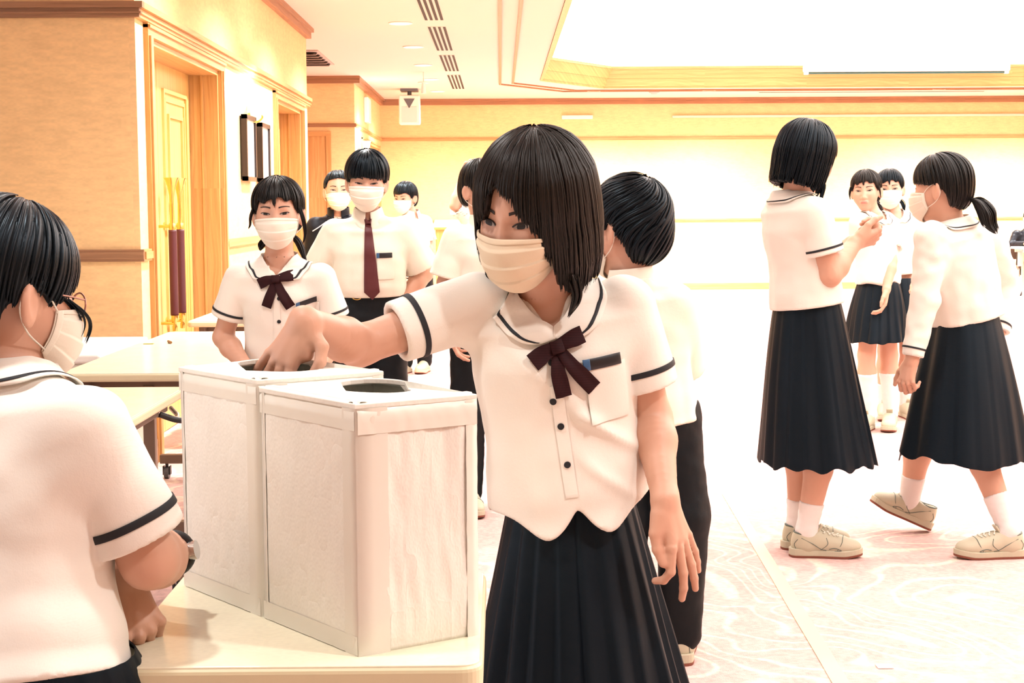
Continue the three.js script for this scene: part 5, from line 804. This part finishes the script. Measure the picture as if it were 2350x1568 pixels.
// the girl putting her ballot into the box
{
  const J = leg({ ...J_B }, 0.14, -2.72, 0);
  const p = person({ label: 'bob-haired girl in the middle dropping a ballot into the white box', base: [0.14, -2.72], J, W: 0.135, k: 0.97, cellHand: 0.0028, cellHead: 0.0036, cell: 0.009,
    head: { yaw: -0.64, pitch: 0.28, roll: -0.10, s: 1.0 }, eyes: { open: 1.05, dy: -0.001, dx: -0.05 }, mask: { mat: M.maskTan, top: -0.012 },
    hands: { R: { D: [-0.52, -0.84, 0.02], P: [0.40, -0.25, -0.88], curl: [[0.05, 0.25, 0.2], [0.12, 0.25, 0.2], [0.15, 0.3, 0.2], [0.2, 0.3, 0.2]], spread: 0.17, thumb: [[0.022, 0.010, 0.004], [0.048, 0.020, 0.008], [0.060, 0.042, 0.008], [0.060, 0.064, 0.006]] }, L: { D: [0.32, -0.94, 0.10], P: [-0.72, -0.12, -0.68], curl: [[0.35, 0.7, 0.6], [0.15, 0.2, 0.2], [0.05, 0.15, 0.1], [0.05, 0.2, 0.1]], spread: 0.10, thumb: [[0.026, 0.022, 0.006], [0.040, 0.050, 0.014], [0.043, 0.078, 0.018], [0.042, 0.104, 0.018]] } },
    hair: { mat: M.hairBrown, locks: 950, lw: 0.0042, rough: 0.005, jit: 0.022, t: 0.016, lift: 0.004, cell: 0.004, pole: [0, -0.1], inner: 1, start: 0.9, label: 'dark brown chin-length bob with fringe',
      low: [[-180, -0.105], [-70, -0.115], [-56, -0.09], [-46, -0.03], [-38, 0.0], [-24, 0.006], [-17, 0.018], [-12, 0.060], [0, 0.070], [11, 0.052], [21, 0.022], [32, -0.010], [42, -0.06], [52, -0.11], [66, -0.128], [110, -0.12], [180, -0.105]],
      hang: [[-0.145, 0.078, 0.082, -0.010], [-0.115, 0.094, 0.096, -0.012], [-0.08, 0.102, 0.106, -0.012], [-0.03, 0.102, 0.111, -0.012], [0.02, 0.096, 0.110, -0.012], [0.07, 0.082, 0.096, -0.014], [0.10, 0.05, 0.06, -0.014]],
      tails: [{ path: [[0.088, -0.09, 0.03], [0.094, -0.13, 0.03], [0.082, -0.165, 0.045]], r: [[0, 0.012], [0.6, 0.008], [1, 0.002]], n: 16, w: 0.003 }, { path: [[-0.08, -0.08, 0.035], [-0.078, -0.12, 0.04], [-0.06, -0.15, 0.05]], r: [[0, 0.01], [0.6, 0.008], [1, 0.003]], n: 12, w: 0.003 }] },
    top: { W: 0.142, D: 0.108, r0: 0.058, r1R: 0.056, r1L: 0.062, frR: 0.68, frL: 0.72, cell: 0.0048, collar: 'round', collarW: 0.064, stripe: true, stripeW: 0.010, stripeBack: 0.034, v: 0.070, vt: 0.50, fold: 0.007, seed: 2.3,
      hem: (a, c) => (c > 0 ? -0.012 - 0.042 * Math.exp(-Math.pow((Math.abs(a + 0.002) - 0.055) / 0.042, 2)) + 0.012 * Math.exp(-Math.pow(a / 0.016, 2)) : -0.02),
      crease: (a, b, c) => (c > 0 ? -0.007 * Math.exp(-Math.pow((b - 0.155 + (a - 0.02) * 0.75) / 0.014, 2)) * sstep(-0.01, 0.03, a) - 0.005 * Math.exp(-Math.pow((b - 0.09 + (a) * 0.9) / 0.016, 2)) * sstep(0.0, 0.04, a) - 0.005 * Math.exp(-Math.pow((a + 0.05 + (b - 0.25) * 0.9) / 0.018, 2)) * sstep(0.05, 0.12, b) * sstep(0.32, 0.22, b) : 0),
      bow: { s: 0.93, y: -0.012, tilt: 0.16, tailA: [[0, 0], [-0.012, -0.04], [-0.014, -0.084]], tailB: [[0, 0], [0.016, -0.04], [0.040, -0.088]] }, buttons: [[-0.0127, 0.2535], [-0.0188, 0.1874], [-0.0111, 0.1417], [-0.0089, 0.0748]], badge: [0.0771, 0.2411, 0.058, 0.019, 0.0], placket: [-0.0108, 0.2152, -0.0084, 0.0177] },
    bottom: { type: 'skirt', c1: [0.145, 0.33, -2.73], top: [0.112, 0.088], bot: [0.215, 0.21], n: 22, pl: 0.016, seed: 1.2, wave: 0.012, p: 1.0 }, feet: { R: { yaw: -0.1 }, L: { yaw: 0.1 } } });
  void p;
}
// the student seated at the end of the ballot table
{
  const J = { ...J_A, hpR: [-0.56, 0.50, -2.0], hpL: [-0.72, 0.50, -2.06], knR: [-0.44, 0.48, -2.32], anR: [-0.44, 0.085, -2.30], knL: [-0.62, 0.48, -2.40], anL: [-0.62, 0.085, -2.38] };
  const p = person({ label: 'seated student in the left foreground seen from behind, dark tied hair', base: [-0.66, -2.1], J, W: 0.150, k: 1.0, ar: 1.08, cellHand: 0.003, footYaw: { R: 2.5, L: 2.5 },
    head: { yaw: 2.42, pitch: 0.16, roll: 0.0, s: 0.99 }, mask: true, eyes: { open: 0.9 },
    hands: { L: { D: [0.30, -0.62, 0.30], P: [-0.55, 0.0, -0.8], curl: [[1.2, 1.4, 0.8], [1.2, 1.4, 0.8], [1.25, 1.4, 0.8], [1.25, 1.4, 0.8]], spread: 0, thumb: [[0.02, 0.02, 0.01], [0.034, 0.045, 0.026], [0.022, 0.062, 0.042], [0.004, 0.07, 0.046]] }, R: { D: [-0.85, -0.2, -0.4], P: [0, -1, 0.2], curl: [0.8, 0.8, 0.8, 0.8] } },
    hair: { mat: M.hairBlack, locks: 380, lw: 0.007, rough: 0.004, t: 0.015, lift: 0.004, low: [[-180, -0.09], [-130, -0.075], [-108, -0.012], [-92, 0.014], [-75, 0.006], [-58, -0.012], [-46, 0.0], [-30, 0.02], [0, 0.02], [30, 0.02], [60, -0.005], [90, 0.014], [108, -0.012], [130, -0.075], [180, -0.09]], pole: [0, 0.2], label: 'smooth black hair with wisps by the cheek',
      tails: [{ path: [[-0.070, 0.005, 0.050], [-0.060, -0.012, 0.082], [-0.045, -0.030, 0.100], [-0.040, -0.055, 0.096]], r: [[0, 0.008], [0.5, 0.014], [1, 0.016]], n: 14, w: 0.0006 }] },
    top: { W: 0.165, D: 0.118, r0: 0.060, r1: 0.064, frR: 0.84, frL: 0.8, cell: 0.0055, collar: 'round', collarW: 0.058, stripe: true, stripeW: 0.011, v: 0.08, cut: 0.04, hem: (a, c) => 0.018 - 0.012 * Math.sin(a * 9), fold: 0.009, seed: 7.1,
      rows: [[-0.2, 0.172, 0.135, 0], [0.03, 0.166, 0.130, 0], [0.16, 0.150, 0.122, 0], [0.34, 0.136, 0.112, 0], [0.66, 0.156, 0.112, -0.004], [0.84, 0.148, 0.094, -0.008], [0.94, 0.106, 0.074, -0.012], [1.03, 0.066, 0.062, -0.014]] },
    bottom: { type: 'skirt', c0: [-0.625, 0.715, -1.99], c1: [-0.59, 0.40, -2.04], top: [0.146, 0.118], bot: [0.18, 0.23], yaw: 2.6, n: 22, pl: 0.010 }, feet: { R: { yaw: 2.5 }, L: { yaw: 2.6 } } });
  // glasses and wrist watch
  const gl = p.inHead('eyeglasses', merge([tube([[-0.076, 0.008, -0.005], [-0.074, 0.008, 0.05], [-0.064, 0.006, 0.086]], 0.0014, 12, 5), tube([[0.076, 0.008, -0.005], [0.074, 0.008, 0.05], [0.064, 0.006, 0.086]], 0.0014, 12, 5), ...[-1, 1].map((s) => { const pts = []; for (let i = 0; i < 24; i++) { const a = i / 24 * 6.283; pts.push([s * 0.035 + Math.cos(a) * 0.027, -0.003 + Math.sin(a) * 0.019, 0.104 - Math.abs(s * 0.035 + Math.cos(a) * 0.027) * 0.22]); } return tube(pts, 0.0014, 36, 5, true); }), tube([[-0.008, 0.004, 0.103], [0, 0.007, 0.106], [0.008, 0.004, 0.103]], 0.0013, 8, 5)]), std({ color: lin(0.45, 0.22, 0.17), roughness: 0.3, metalness: 0.6 }), undefined, 'thin rose gold glasses'); void gl;
  const w = p.J.wrR, e = p.J.elR, d = norm(sub(w, e)), c = add(w, mul(d, -0.01)); const q = new THREE.Quaternion().setFromUnitVectors(new THREE.Vector3(0, 0, 1), new THREE.Vector3(...d));
  const wt = part('wristwatch', new THREE.TorusGeometry(0.0285, 0.006, 8, 30).scale(1, 1, 1.5).applyQuaternion(q).translate(...c), M.black, p.g, 'black wristwatch'); part('watch_face', cyl(add(c, [0.026, 0.004, 0.002]), add(c, [0.036, 0.006, 0.003]), 0.014), M.chrome, wt);
}
{ const t = thing('stool', 'round stool under the seated student', 'stool', [-0.70, 0, -2.0]);
  part('seat', new THREE.CylinderGeometry(0.15, 0.14, 0.04, 28).translate(0, 0.40, 0), M.brownMetal, t); for (let i = 0; i < 4; i++) { const a = i * 1.5708 + 0.78; part('leg', cyl([Math.cos(a) * 0.10, 0.38, Math.sin(a) * 0.10], [Math.cos(a) * 0.15, 0, Math.sin(a) * 0.15], 0.011), M.chrome, t); } }
// the masked girl behind the boxes
person({ label: 'masked girl with ribbon bow standing behind the boxes, facing the viewer', base: [-0.76, -5.25], J: leg({ ...J_C }, -0.76, -5.26, 0), W: 0.125, k: 0.97,
  head: { yaw: 0.02, pitch: 0.02, roll: 0.02, s: 0.97 }, eyes: { open: 0.8 }, mask: { top: -0.010 },
  hands: { R: { D: [0.6, -0.5, 0.5], P: [0.2, -0.6, -0.6] }, L: { D: [-0.6, -0.5, 0.5], P: [-0.2, -0.6, -0.6] } },
  hair: { mat: M.hair, locks: 300, lw: 0.0052, rough: 0.005, jit: 0.016, t: 0.014, low: LOW.tied, pole: [0, 0.1], label: 'black tied hair with see-through fringe', tails: [{ path: [[0.082, 0.02, 0.045], [0.094, -0.03, 0.05], [0.096, -0.075, 0.045], [0.084, -0.11, 0.04]], r: [[0, 0.006], [0.5, 0.006], [1, 0.002]], n: 14, w: 0.0035 }, { path: [[-0.082, 0.02, 0.04], [-0.09, -0.01, 0.045], [-0.095, -0.035, 0.03], [-0.105, -0.05, 0.02]], r: [[0, 0.005], [0.5, 0.004], [1, 0.002]], n: 8, w: 0.003 }, { path: [[-0.02, -0.07, -0.08], [-0.06, -0.10, -0.06], [-0.075, -0.13, -0.05]], r: [[0, 0.02], [0.6, 0.02], [1, 0.008]], n: 20 }, { path: [[0.02, -0.07, -0.08], [0.06, -0.10, -0.06], [0.085, -0.17, -0.04]], r: [[0, 0.02], [0.6, 0.015], [1, 0.008]], n: 20 }] },
  top: { W: 0.128, D: 0.10, r0: 0.056, r1: 0.066, fr: 0.66, cell: 0.006, collar: 'round', collarW: 0.068, stripe: true, stripeW: 0.008, stripeBack: 0.022, v: 0.055, vt: 0.55, cut: -0.06, fold: 0.006, bow: { s: 1.12, y: -0.005, tilt: 0.05, tailA: [[0, 0], [-0.014, -0.04], [-0.036, -0.092]], tailB: [[0, 0], [0.018, -0.045], [0.046, -0.098]] }, buttons: [[0.012, 0.283], [0.010, 0.2045]], buttonS: 1.1, badge: [0.105, 0.268, 0.058, 0.017, 0.3], placket: [0.006, 0.34, 0.0, 0.0] },
  bottom: { type: 'skirt', c1: [-0.76, 0.36, -5.27], top: [0.115, 0.10], bot: [0.20, 0.19], n: 22 }, feet: { R: { yaw: -0.1 }, L: { yaw: 0.1 } } });
// the tall boy with the tie
person({ label: 'boy in white shirt and dark red tie, hand on hip', base: [-0.576, -6.7], J: leg({ ...J_D }, -0.576, -6.72, 0, 0.085), W: 0.15, k: 1.0, ar: 1.05,
  head: { yaw: 0.06, pitch: 0.10, roll: -0.03, s: 1.0 }, eyes: { open: 0.6 }, mask: { top: -0.006 },
  hands: { L: { D: [-0.55, -0.65, 0.2], P: [-0.6, 0.3, -0.6], curl: [0.9, 0.9, 0.9, 0.9] }, R: { D: [0.1, -0.9, 0.2], P: [0.9, 0, -0.2] } },
  hair: { mat: M.hairBlack, locks: 300, lw: 0.0065, rough: 0.007, jit: 0.016, t: 0.018, lift: 0.006, low: [[-180, -0.08], [-120, -0.07], [-105, 0.0], [-85, 0.022], [-62, 0.0], [-52, 0.02], [-30, 0.024], [-8, 0.032], [10, 0.026], [30, 0.022], [52, 0.02], [62, 0.0], [85, 0.022], [105, 0.0], [120, -0.07], [180, -0.08]], pole: [0, 0.15], label: 'thick black short hair' },
  top: { name: 'shirt', mat: M.shirt, W: 0.155, D: 0.112, r0: 0.064, r1: 0.078, fr: 0.86, collar: 'shirt', v: 0.03, vt: 0.75, cut: 0.06, hem: () => 0.07, fold: 0.008, seed: 4.4, rows: [[-0.2, 0.145, 0.11, 0], [0.12, 0.150, 0.112, 0], [0.28, 0.160, 0.122, 0.002], [0.62, 0.160, 0.114, 0.006], [0.84, 0.150, 0.095, 0], [0.94, 0.105, 0.072, -0.006], [1.03, 0.062, 0.058, -0.012]], tie: { len: 0.335, w: 0.040, dx: 0.012 }, badge: [0.072, 0.255, 0.058, 0.022, 0], placket: [0.0, 0.36, 0, 0.09] },
  bottom: { type: 'trousers', waist: 0.105, belt: true, buckle: -0.105 }, feet: { R: { yaw: -0.2, sock: 0 }, L: { yaw: 0.2, sock: 0 } } });
// the man in the navy track jacket
{ const p = person({ label: 'masked man in navy track jacket half hidden behind the boy', base: [-0.99, -9.5], J: leg({ ...J_E }, -0.99, -9.5, 0, 0.09), W: 0.15, k: 1.05, far: 1, head: { yaw: 0.12, pitch: -0.05, s: 1.03 }, eyes: { open: 0.6 }, mask: { top: -0.014 },
  hair: { mat: M.hairBlack, locks: 160, t: 0.010, low: LOW.crop, label: 'short cropped black hair' }, hands: { R: { D: [0.1, -1, 0.1], P: [1, 0, 0] }, L: { D: [-0.1, -1, 0.1], P: [-1, 0, 0] } },
  top: { name: 'track_jacket', mat: M.jacket, W: 0.165, D: 0.125, r0: 0.07, long: true, v: 0, neckR: 0.062, cut: -0.12, hem: () => -0.1, fold: 0.006, label: 'navy zip track jacket' }, bottom: { type: 'trousers', waist: 0.05 }, feet: { R: { yaw: -0.1, sock: 0 }, L: { yaw: 0.1, sock: 0 } } });
  part('collar', sheet((u, v) => { const a = (u - 0.5) * 5.6, r = 0.064 + 0.004 * v; return p.fromF(Math.sin(a) * -r, p.F.L + 0.055 - v * 0.08 - 0.02 * Math.pow(Math.abs(a) / 2.8, 2), -Math.cos(a) * r * -1 * -1 - 0.004); }, 40, 4, 0.004), M.jacket, p.g, 'stand collar');
  const pipe = (pts) => tube(pts.map(([a, b]) => p.onFront(a, b, 0.003)), 0.0035, 20, 6); const wh = std({ color: lin(0.6, 0.6, 0.62), roughness: 0.5 }); part('piping', pipe([[-0.055, 0.47], [-0.10, 0.40], [-0.125, 0.30], [-0.12, 0.18]]), wh, p.g, 'white piping'); part('piping', pipe([[-0.07, 0.465], [-0.12, 0.43], [-0.155, 0.41]]), wh, p.g, 'white piping'); }
// the boy far behind
person({ label: 'small masked boy far behind, looking aside by the lectern', base: [-0.68, -12.0], J: leg({ ...J_F }, -0.68, -12.0, 0.4, 0.08), W: 0.13, k: 0.96, far: 1, head: { yaw: -0.5, pitch: 0.15, s: 0.98 }, eyes: { open: 0.7 }, mask: true,
  hair: { mat: M.hairBlack, locks: 160, t: 0.014, low: LOW.boy, label: 'short black hair' }, hands: { R: { D: [0.1, -1, 0.1], P: [1, 0, 0] }, L: { D: [-0.1, -1, 0.1], P: [-1, 0, 0] } },
  top: { name: 'shirt', mat: M.shirt, W: 0.14, D: 0.105, r0: 0.062, r1: 0.074, fr: 0.85, collar: 'shirt', v: 0.03, hem: () => 0.03, fold: 0.008 }, bottom: { type: 'trousers', waist: 0.07 }, feet: { R: { yaw: -0.4, sock: 0 }, L: { yaw: -0.2, sock: 0 } } });
// the student hidden behind the voting girl
person({ label: 'student in white shirt and tie mostly hidden behind the voting girl', base: [-0.065, -6.5], J: leg({ ...J_G }, -0.065, -6.5, 0.4, 0.085), W: 0.14, k: 1.0, head: { yaw: 0.7, pitch: 0.2, s: 1.0 }, mask: true,
  hair: { mat: M.hair, locks: 200, t: 0.015, low: LOW.boy, label: 'short dark hair' }, hands: { R: { D: [0.1, -1, 0.1], P: [1, 0, 0] }, L: { D: [-0.1, -1, 0.1], P: [-1, 0, 0] } },
  top: { name: 'shirt', mat: M.shirt, W: 0.148, D: 0.11, r0: 0.064, r1: 0.078, fr: 0.88, collar: 'shirt', v: 0.05, hem: () => 0.04, fold: 0.009, seed: 9.3, tie: { len: 0.33, w: 0.038 } }, bottom: { type: 'trousers', waist: 0.08 }, feet: { R: { yaw: 0.2, sock: 0 }, L: { yaw: 0.5, sock: 0 } } });
// the boy with his back to us
person({ label: 'short-haired boy with his back turned, directly behind the voting girl', base: [0.40, -4.3], J: leg({ ...J_H }, 0.425, -4.28, Math.PI, 0.085), W: 0.145, k: 1.0, ar: 1.05, footYaw: { R: 3.0, L: -3.0 }, head: { yaw: -2.35, pitch: 0.12, roll: 0.04, s: 1.08 }, mask: true,
  hair: { mat: M.hairBlack, locks: 420, lw: 0.0065, rough: 0.008, jit: 0.014, t: 0.017, lift: 0.006, low: [[-180, -0.105], [-130, -0.095], [-108, -0.03], [-90, 0.018], [-70, 0.0], [-50, 0.03], [0, 0.035], [50, 0.03], [70, 0.0], [90, 0.018], [108, -0.03], [130, -0.095], [180, -0.105]], pole: [0, -0.55], swirl: 1.2, label: 'short black hair with a crown whorl' },
  hands: { R: { D: [-0.6, -0.3, -0.6], P: [0, -1, 0] }, L: { D: [0.6, -0.3, -0.6], P: [0, -1, 0] } },
  top: { name: 'shirt', mat: M.shirt, W: 0.15, D: 0.118, r0: 0.064, r1: 0.078, fr: 0.86, collar: 'shirt', v: 0.03, hem: () => -0.035, fold: 0.008, seed: 3.7 }, bottom: { type: 'trousers', waist: 0.02 }, feet: { R: { yaw: 3.0, sock: 0 }, L: { yaw: -3.0, sock: 0 } } });
// the bob-haired girl at the right, seen from behind
{ const J = { ...J_I, knR: [1.185, 0.43, -5.56], anR: [1.128, 0.095, -5.57], knL: [1.126, 0.42, -5.68], anL: [1.120, 0.095, -5.70] };
  person({ label: 'girl with black bob at the right, back turned, hands raised', base: [1.135, -5.62], J, W: 0.135, k: 1.0, ar: 1.22, cellHand: 0.0036, footYaw: { R: 1.5, L: 1.5 }, head: { yaw: 2.05, pitch: 0.30, roll: 0, s: 1.0 }, eyes: { open: 0.8 },
    hair: { mat: M.hairBlack, locks: 420, lw: 0.006, rough: 0.005, jit: 0.02, t: 0.018, cell: 0.005, pole: [0, -0.1], inner: 1, start: 0.9, label: 'straight black chin-length bob', low: [[-180, -0.125], [-120, -0.122], [-90, -0.122], [-62, -0.135], [-52, -0.06], [-44, 0.02], [-30, 0.03], [0, 0.03], [30, 0.03], [44, 0.02], [52, -0.06], [62, -0.135], [90, -0.122], [120, -0.122], [180, -0.125]],
      hang: [[-0.14, 0.088, 0.104, -0.014], [-0.10, 0.096, 0.108, -0.014], [-0.05, 0.099, 0.113, -0.014], [0.0, 0.098, 0.114, -0.014], [0.04, 0.090, 0.106, -0.014], [0.08, 0.074, 0.09, -0.014], [0.11, 0.045, 0.055, -0.014]], tails: [{ path: [[-0.085, -0.09, 0.035], [-0.086, -0.13, 0.04], [-0.08, -0.17, 0.045]], r: [[0, 0.010], [0.6, 0.006], [1, 0.002]], n: 14, w: 0.003 }] },
    hands: { R: { D: [0.85, 0.25, -0.3], P: [-0.2, 0.6, -0.6], curl: [[1.2, 1.3, 0.8], [1.2, 1.3, 0.8], [1.2, 1.3, 0.8], [1.2, 1.3, 0.8]], spread: 0, k: 1.2 }, L: { D: [0.85, 0.2, 0.2], P: [-0.3, 0.6, 0.5], curl: [1, 1, 1, 1] } },
    top: { W: 0.142, D: 0.118, r0: 0.062, r1: 0.072, fr: 0.66, cell: 0.006, collar: 'round', collarW: 0.055, stripe: true, stripeW: 0.008, stripeBack: 0.022, v: 0.06, cut: -0.03, hem: () => -0.02, fold: 0.008, seed: 5.5, rows: [[-0.30, 0.16, 0.150, 0], [0, 0.150, 0.136, 0], [0.35, 0.142, 0.118, 0], [0.66, 0.146, 0.122, -0.004], [0.84, 0.136, 0.105, -0.006], [0.94, 0.096, 0.08, -0.01], [1.03, 0.06, 0.062, -0.014]] },
    bottom: { type: 'skirt', c0: [1.131, 0.96, -5.62], c1: [1.175, 0.345, -5.63], top: [0.125, 0.112], bot: [0.222, 0.215], yaw: 2.1, n: 20, pl: 0.009, seed: 3.3, wave: 0.012, hemWave: 0.014, p: 0.9 }, feet: { R: { yaw: 1.45, sock: 0.68 }, L: { yaw: 1.6, sock: 0.70 } } }); }
// the walking girl with the ponytail
{ const J = { ...J_L, knL: [1.765, 0.433, -5.64], anL: [1.868, 0.10, -5.53], knR: [1.648, 0.40, -5.93], anR: [1.618, 0.115, -5.98] };
  person({ label: 'girl with a low ponytail walking to the left in long sleeves', base: [1.745, -5.72], J, W: 0.14, k: 1.0, cellHand: 0.0038, footYaw: { R: -1.6, L: -1.5 }, head: { yaw: -2.2, pitch: 0.08, roll: 0.0, s: 1.0 }, mask: true, eyes: { open: 0.8 },
    hair: { mat: M.hair, locks: 320, lw: 0.0055, rough: 0.004, t: 0.014, low: [[-180, -0.085], [-130, -0.07], [-108, -0.01], [-90, 0.016], [-72, 0.012], [-50, 0.02], [0, 0.03], [50, 0.02], [72, 0.012], [90, 0.016], [108, -0.01], [130, -0.07], [180, -0.085]], pole: [0, 0.3], label: 'dark hair in a low ponytail', tails: [{ path: [[0, -0.05, -0.105], [0, -0.055, -0.135], [0.0, -0.10, -0.165], [0.0, -0.15, -0.175], [0.005, -0.185, -0.20]], r: [[0, 0.012], [0.15, 0.020], [0.5, 0.034], [0.8, 0.028], [1, 0.008]], n: 90, w: 0.005 }] },
    hands: { L: { D: [-0.25, -0.95, 0.05], P: [0.7, 0, -0.7], curl: [0.8, 0.85, 0.9, 0.95], spread: 0.02 }, R: { D: [0, -1, 0], P: [-1, 0, 0] } },
    top: { W: 0.152, D: 0.125, r0: 0.066, long: true, cell: 0.0065, collar: 'round', collarW: 0.055, v: 0.06, stripe: true, stripeW: 0.007, stripeBack: 0.03, cut: -0.03, hem: () => -0.02, fold: 0.011, seed: 6.1, rows: [[-0.30, 0.158, 0.150, 0], [0, 0.152, 0.140, 0], [0.25, 0.158, 0.138, 0], [0.66, 0.158, 0.128, -0.006], [0.84, 0.146, 0.110, -0.008], [0.94, 0.10, 0.084, -0.01], [1.03, 0.062, 0.064, -0.014]] },
    bottom: { type: 'skirt', c0: [1.748, 0.925, -5.72], c1: [1.748, 0.35, -5.69], top: [0.120, 0.108], bot: [0.235, 0.235], yaw: -2.2, n: 18, pl: 0.006, seed: 8.4, wave: 0.022, hemWave: 0.02, p: 0.9 }, feet: { L: { yaw: -1.5, sock: 0.62 }, R: { yaw: -1.62, pitch: -0.42, sock: 0.60, off: [0.03, -0.085, 0] } } }); }
// the two girls standing together in the background
{ const J = { ...J_J, knR: [2.101, 0.439, -8.72], anR: [2.118, 0.085, -8.75], knL: [2.252, 0.43, -8.8], anL: [2.262, 0.085, -8.8] };
  person({ label: 'unmasked girl in the right background with tied hair and hanging arm', base: [2.165, -8.75], J, W: 0.125, k: 1.0, far: 1, cellHead: 0.0045, footYaw: { R: -0.5, L: -0.3 }, head: { yaw: -0.38, pitch: 0.0, roll: 0.05, s: 0.97 }, eyes: { open: 0.7 }, mouth: true,
    hair: { mat: M.hairBrown, locks: 240, lw: 0.005, rough: 0.004, jit: 0.016, t: 0.012, cell: 0.006, low: LOW.tied, pole: [0, 0.1], label: 'dark tied hair with thin fringe', tails: [{ path: [[-0.080, 0.03, 0.045], [-0.088, -0.01, 0.05], [-0.086, -0.05, 0.045]], r: [[0, 0.007], [1, 0.002]], n: 12, w: 0.003 }, { path: [[0.080, 0.03, 0.045], [0.088, -0.01, 0.045], [0.088, -0.05, 0.035]], r: [[0, 0.007], [1, 0.002]], n: 12, w: 0.003 }, { path: [[0.02, -0.06, -0.09], [0.06, -0.09, -0.08], [0.075, -0.15, -0.06]], r: [[0, 0.018], [0.6, 0.018], [1, 0.006]], n: 22 }] }, hands: { L: { D: [-0.1, -1, 0.1], P: [-0.9, 0, -0.2], curl: [0.5, 0.5, 0.5, 0.5] }, R: { D: [0.2, -1, 0.2], P: [0.9, 0, -0.2] } },
    top: { W: 0.135, D: 0.108, r0: 0.06, r1: 0.070, fr: 0.68, collar: 'round', collarW: 0.055, v: 0.06, cut: -0.04, hem: (a, c) => (c > 0 ? -0.01 - 0.03 * Math.exp(-Math.pow((Math.abs(a) - 0.055) / 0.045, 2)) : -0.02), fold: 0.006 },
    bottom: { type: 'skirt', c1: [2.162, 0.515, -8.75], top: [0.118, 0.105], bot: [0.185, 0.175], yaw: -0.5, n: 20, seed: 2.1, wave: 0.02, pl: 0.012 }, feet: { R: { yaw: -0.5, sock: 0.3 }, L: { yaw: -0.3, sock: 0.3 } } }); }
person({ label: 'masked girl in the right background behind the unmasked one', base: [2.40, -9.25], J: leg({ ...J_K }, 2.41, -9.25, 0.1, 0.07), W: 0.125, k: 1.0, far: 1, head: { yaw: -0.25, s: 0.97, roll: 0.04 }, eyes: { open: 0.8 }, mask: true,
  hair: { mat: M.hairBlack, locks: 200, lw: 0.0055, t: 0.012, low: LOW.tied, label: 'black hair tied behind', tails: [{ path: [[0.05, -0.05, -0.07], [0.08, -0.09, -0.04], [0.085, -0.15, -0.03]], r: [[0, 0.015], [0.5, 0.016], [1, 0.006]], n: 20 }, { path: [[-0.05, -0.05, -0.07], [-0.08, -0.09, -0.04], [-0.085, -0.15, -0.03]], r: [[0, 0.015], [0.5, 0.016], [1, 0.006]], n: 20 }] }, hands: { L: { D: [0, -1, 0.1], P: [-1, 0, 0] }, R: { D: [0, -1, 0.1], P: [1, 0, 0] } },
  top: { W: 0.135, D: 0.108, r0: 0.06, r1: 0.070, fr: 0.68, collar: 'round', v: 0.06, cut: -0.02, hem: () => 0.0, fold: 0.006 }, bottom: { type: 'skirt', c1: [2.42, 0.50, -9.25], top: [0.118, 0.105], bot: [0.18, 0.17], n: 20, seed: 4.1 }, feet: { R: { yaw: -0.2 }, L: { yaw: 0.1 } } });
// the seated man at the far table
{ const J = { ...J_M, wrR: [7.40, 0.735, -21.48], wrL: [7.66, 0.735, -21.48], hpR: [7.49, 0.47, -21.8], hpL: [7.65, 0.47, -21.8], knR: [7.46, 0.48, -21.4], anR: [7.46, 0.09, -21.42], knL: [7.68, 0.48, -21.4], anL: [7.68, 0.09, -21.42] };
  person({ label: 'man in dark suit seated behind the far table at the right edge', base: [7.57, -21.7], J, W: 0.17, k: 1.05, far: 1, cell: 0.02, head: { yaw: -0.1, pitch: 0.1, s: 1.03 }, hair: { mat: M.hairBlack, locks: 90, cell: 0.008, t: 0.012, low: LOW.crop, label: 'short black hair' }, hands: { R: { D: [0.5, -0.1, 0.6], P: [0, -1, 0] }, L: { D: [-0.5, -0.1, 0.6], P: [0, -1, 0] } },
    top: { name: 'suit_jacket', mat: M.jacket, W: 0.185, D: 0.13, r0: 0.07, long: true, v: 0.16, vt: 0.3, hem: () => -0.02, fold: 0.005, label: 'dark suit jacket' }, bottom: { type: 'trousers', waist: 0.05 }, feet: { R: { yaw: 0, sock: 0 }, L: { yaw: 0, sock: 0 } } });
  const t = thing('chair', 'plain chair under the man at the far table', 'chair', [7.57, 0, -21.85]); part('seat', rbox(-0.21, 0.21, 0.38, 0.42, -0.2, 0.2, 0.01), M.brownMetal, t); part('backrest', rbox(-0.2, 0.2, 0.5, 0.78, -0.22, -0.19, 0.01), M.brownMetal, t);
  for (const [x, z] of [[-0.19, -0.2], [0.19, -0.2], [-0.19, 0.18], [0.19, 0.18]]) part('leg', cyl([x, 0, z], [x, z < 0 ? 0.78 : 0.39, z], 0.011), M.chrome, t); }
// the raised arm far behind
person({ label: 'student far behind with one arm raised, mostly hidden', base: [-0.125, -10.0], J: leg({ ...J_N }, -0.125, -10.0, 0, 0.08), W: 0.13, k: 0.98, far: 1, head: { yaw: 0.6, s: 0.97 }, mask: true, hair: { mat: M.hairBlack, locks: 120, t: 0.014, low: LOW.boy, label: 'short dark hair' }, hands: { R: { D: [0.4, 0.9, 0], P: [0.3, 0, 0.9] }, L: { D: [0, -1, 0], P: [-1, 0, 0] } },
  top: { name: 'shirt', mat: M.shirt, W: 0.14, D: 0.105, r0: 0.06, r1: 0.072, fr: 0.9, collar: 'shirt', v: 0.03, hem: () => 0.03, fold: 0.006 }, bottom: { type: 'trousers', waist: 0.07 }, feet: { R: { yaw: 0, sock: 0 }, L: { yaw: 0, sock: 0 } } });
renderer.render(scene, camera);
